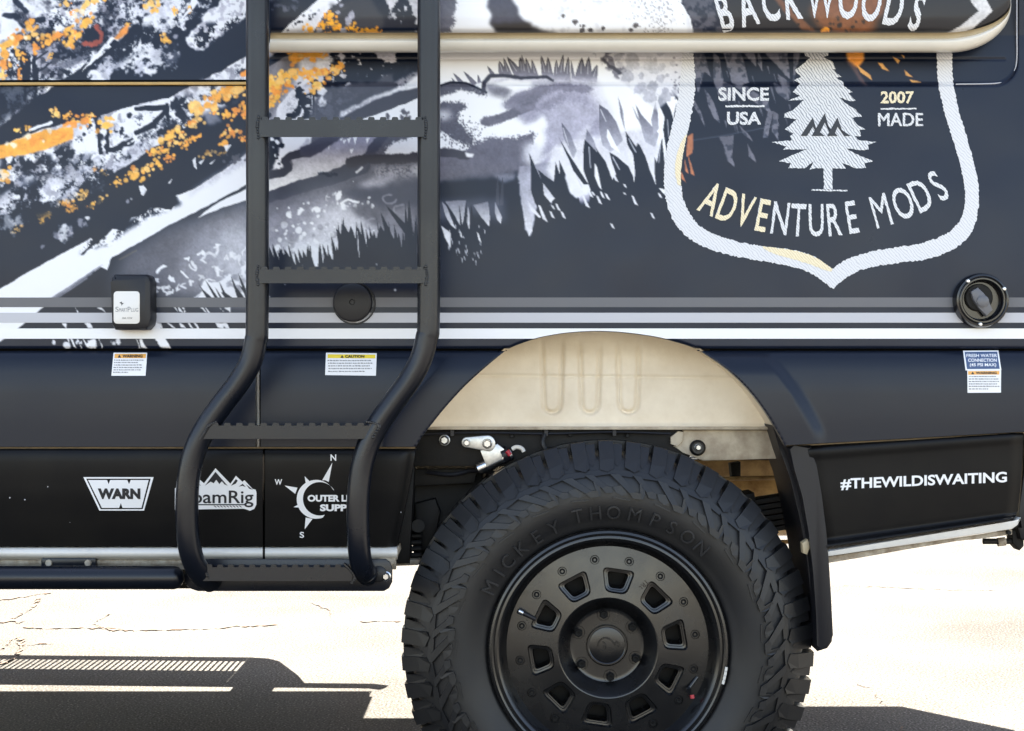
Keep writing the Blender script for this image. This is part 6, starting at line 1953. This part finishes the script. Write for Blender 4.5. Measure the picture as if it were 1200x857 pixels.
# ------------------------------------------------------------------ fittings on the side
PLUG = prism('power_inlet', [(133, 321), (171, 321), (175, 324), (177, 330), (177.5, 372), (176, 380), (171, 386), (134, 386), (130, 380), (129.5, 330), (130.5, 323)], -.045, .002, M['plastic'], VAN, .010, 'black power inlet box with a pale plaque on the striped side')
def rrect(x0, y0, x1, y1, r, n=5):
    P = []
    for cx, cy, a0 in ((x1 - r, y0 + r, -90), (x1 - r, y1 - r, 0), (x0 + r, y1 - r, 90), (x0 + r, y0 + r, 180)):
        for k in range(n + 1):
            a = math.radians(a0 + 90 * k / n); P.append((cx + r * math.cos(a), cy + r * math.sin(a)))
    return P
prism('plaque', rrect(133.2, 341, 163.6, 379, 4), -.0466, -.044, M['plaque'], PLUG, .0005)
fl = lambda a, b: np.full(np.shape(a), -.0466)
def fitw(s, b, y, par, mat, bold=0.0):
    lettering(fit(s, *b, bold=bold), M[mat], lambda a_, b_: np.full(np.shape(a_), y), par, .0004)
fitw('S', (135.2, 359.2, 139, 365), -.0466, PLUG, 'inkgrey'); fitw('MART', (139.6, 360.6, 149, 365), -.0466, PLUG, 'inkgrey'); fitw('P', (149.6, 359.2, 153, 365), -.0466, PLUG, 'inkgrey'); fitw('LUG', (153.6, 360.6, 162, 365), -.0466, PLUG, 'inkgrey')
fitw('30A 125V', (143, 371.4, 155, 373.4), -.0466, PLUG, 'inkdark')
decal('plug_mark', [[[(140, 354.5), (143, 353), (142.6, 355), (145, 354.6), (142, 358), (142.4, 355.8)]]], M['inkdark'], fl, PLUG, .0004, 30)
bm = lathe_bm(bmesh.new(), [(0, -.0135), (.0035, -.0135), (.0035, -.011), (.005, -.011), (.006, -.013), (.034, -.0125), (.038, -.011), (.0395, -.007), (.0395, .004)], 64, c=W(413.5, 354, -.002))
CAPO = bm_obj('round_vent_cap', bm, M['plastic'], VAN, True, label='round black cap on the stripes between the ladder rails')
bm = lathe_bm(bmesh.new(), [(.0395, .004), (.041, -.003), (.043, -.003), (.044, .003)], 48, c=W(415, 355, -.001))
bm_obj('cap_ring', bm, M['plastic'], CAPO, True)
# water inlet
c = W(1148.5, 352, -.002)
bm = lathe_bm(bmesh.new(), [(.0555, .004), (.0548, -.012), (.0525, -.0185), (.049, -.0195), (.047, -.0175), (.045, -.019), (.0425, -.019), (.0405, -.017), (.039, -.010), (.037, -.001), (0, -.001)], 72, c=c)
INL = bm_obj('water_inlet', bm, M['gloss'], VAN, True, label='round black water inlet with a quarter-turn cap above the blue sticker')
bm = lathe_bm(bmesh.new(), [(.028, -.0005), (.028, -.006), (.026, -.008), (.010, -.0085), (0, -.0085)], 40, c=(c[0] - .004, c[1], c[2] + .006))
bm_obj('inlet_cap', bm, M['under'], INL, True)
bm = bmesh.new()
prism_bm(bm, [(1138, 341.5), (1146, 336.5), (1153, 343), (1158, 350), (1163.5, 363), (1156, 370.5), (1147, 360), (1141, 351)], -.021, -.008, .002)
lathe_bm(bm, [(.012, .0), (.012, -.012), (.009, -.014), (0, -.014)], 28, c=W(1150, 353, -.012))
bm_obj('inlet_handle', bm, M['mgrey'], INL, True)
for a in (-128, -28, 96):
    x = 1148.5 + 28.2 * math.cos(math.radians(a)); y = 352 + 28.2 * math.sin(math.radians(a))
    bm = lathe_bm(bmesh.new(), [(0, -.0225), (.003, -.0222), (.0046, -.020), (.0046, -.015)], 14, c=W(x, y, -.001))
    bm_obj('screw', bm, M['steel'], INL, True)
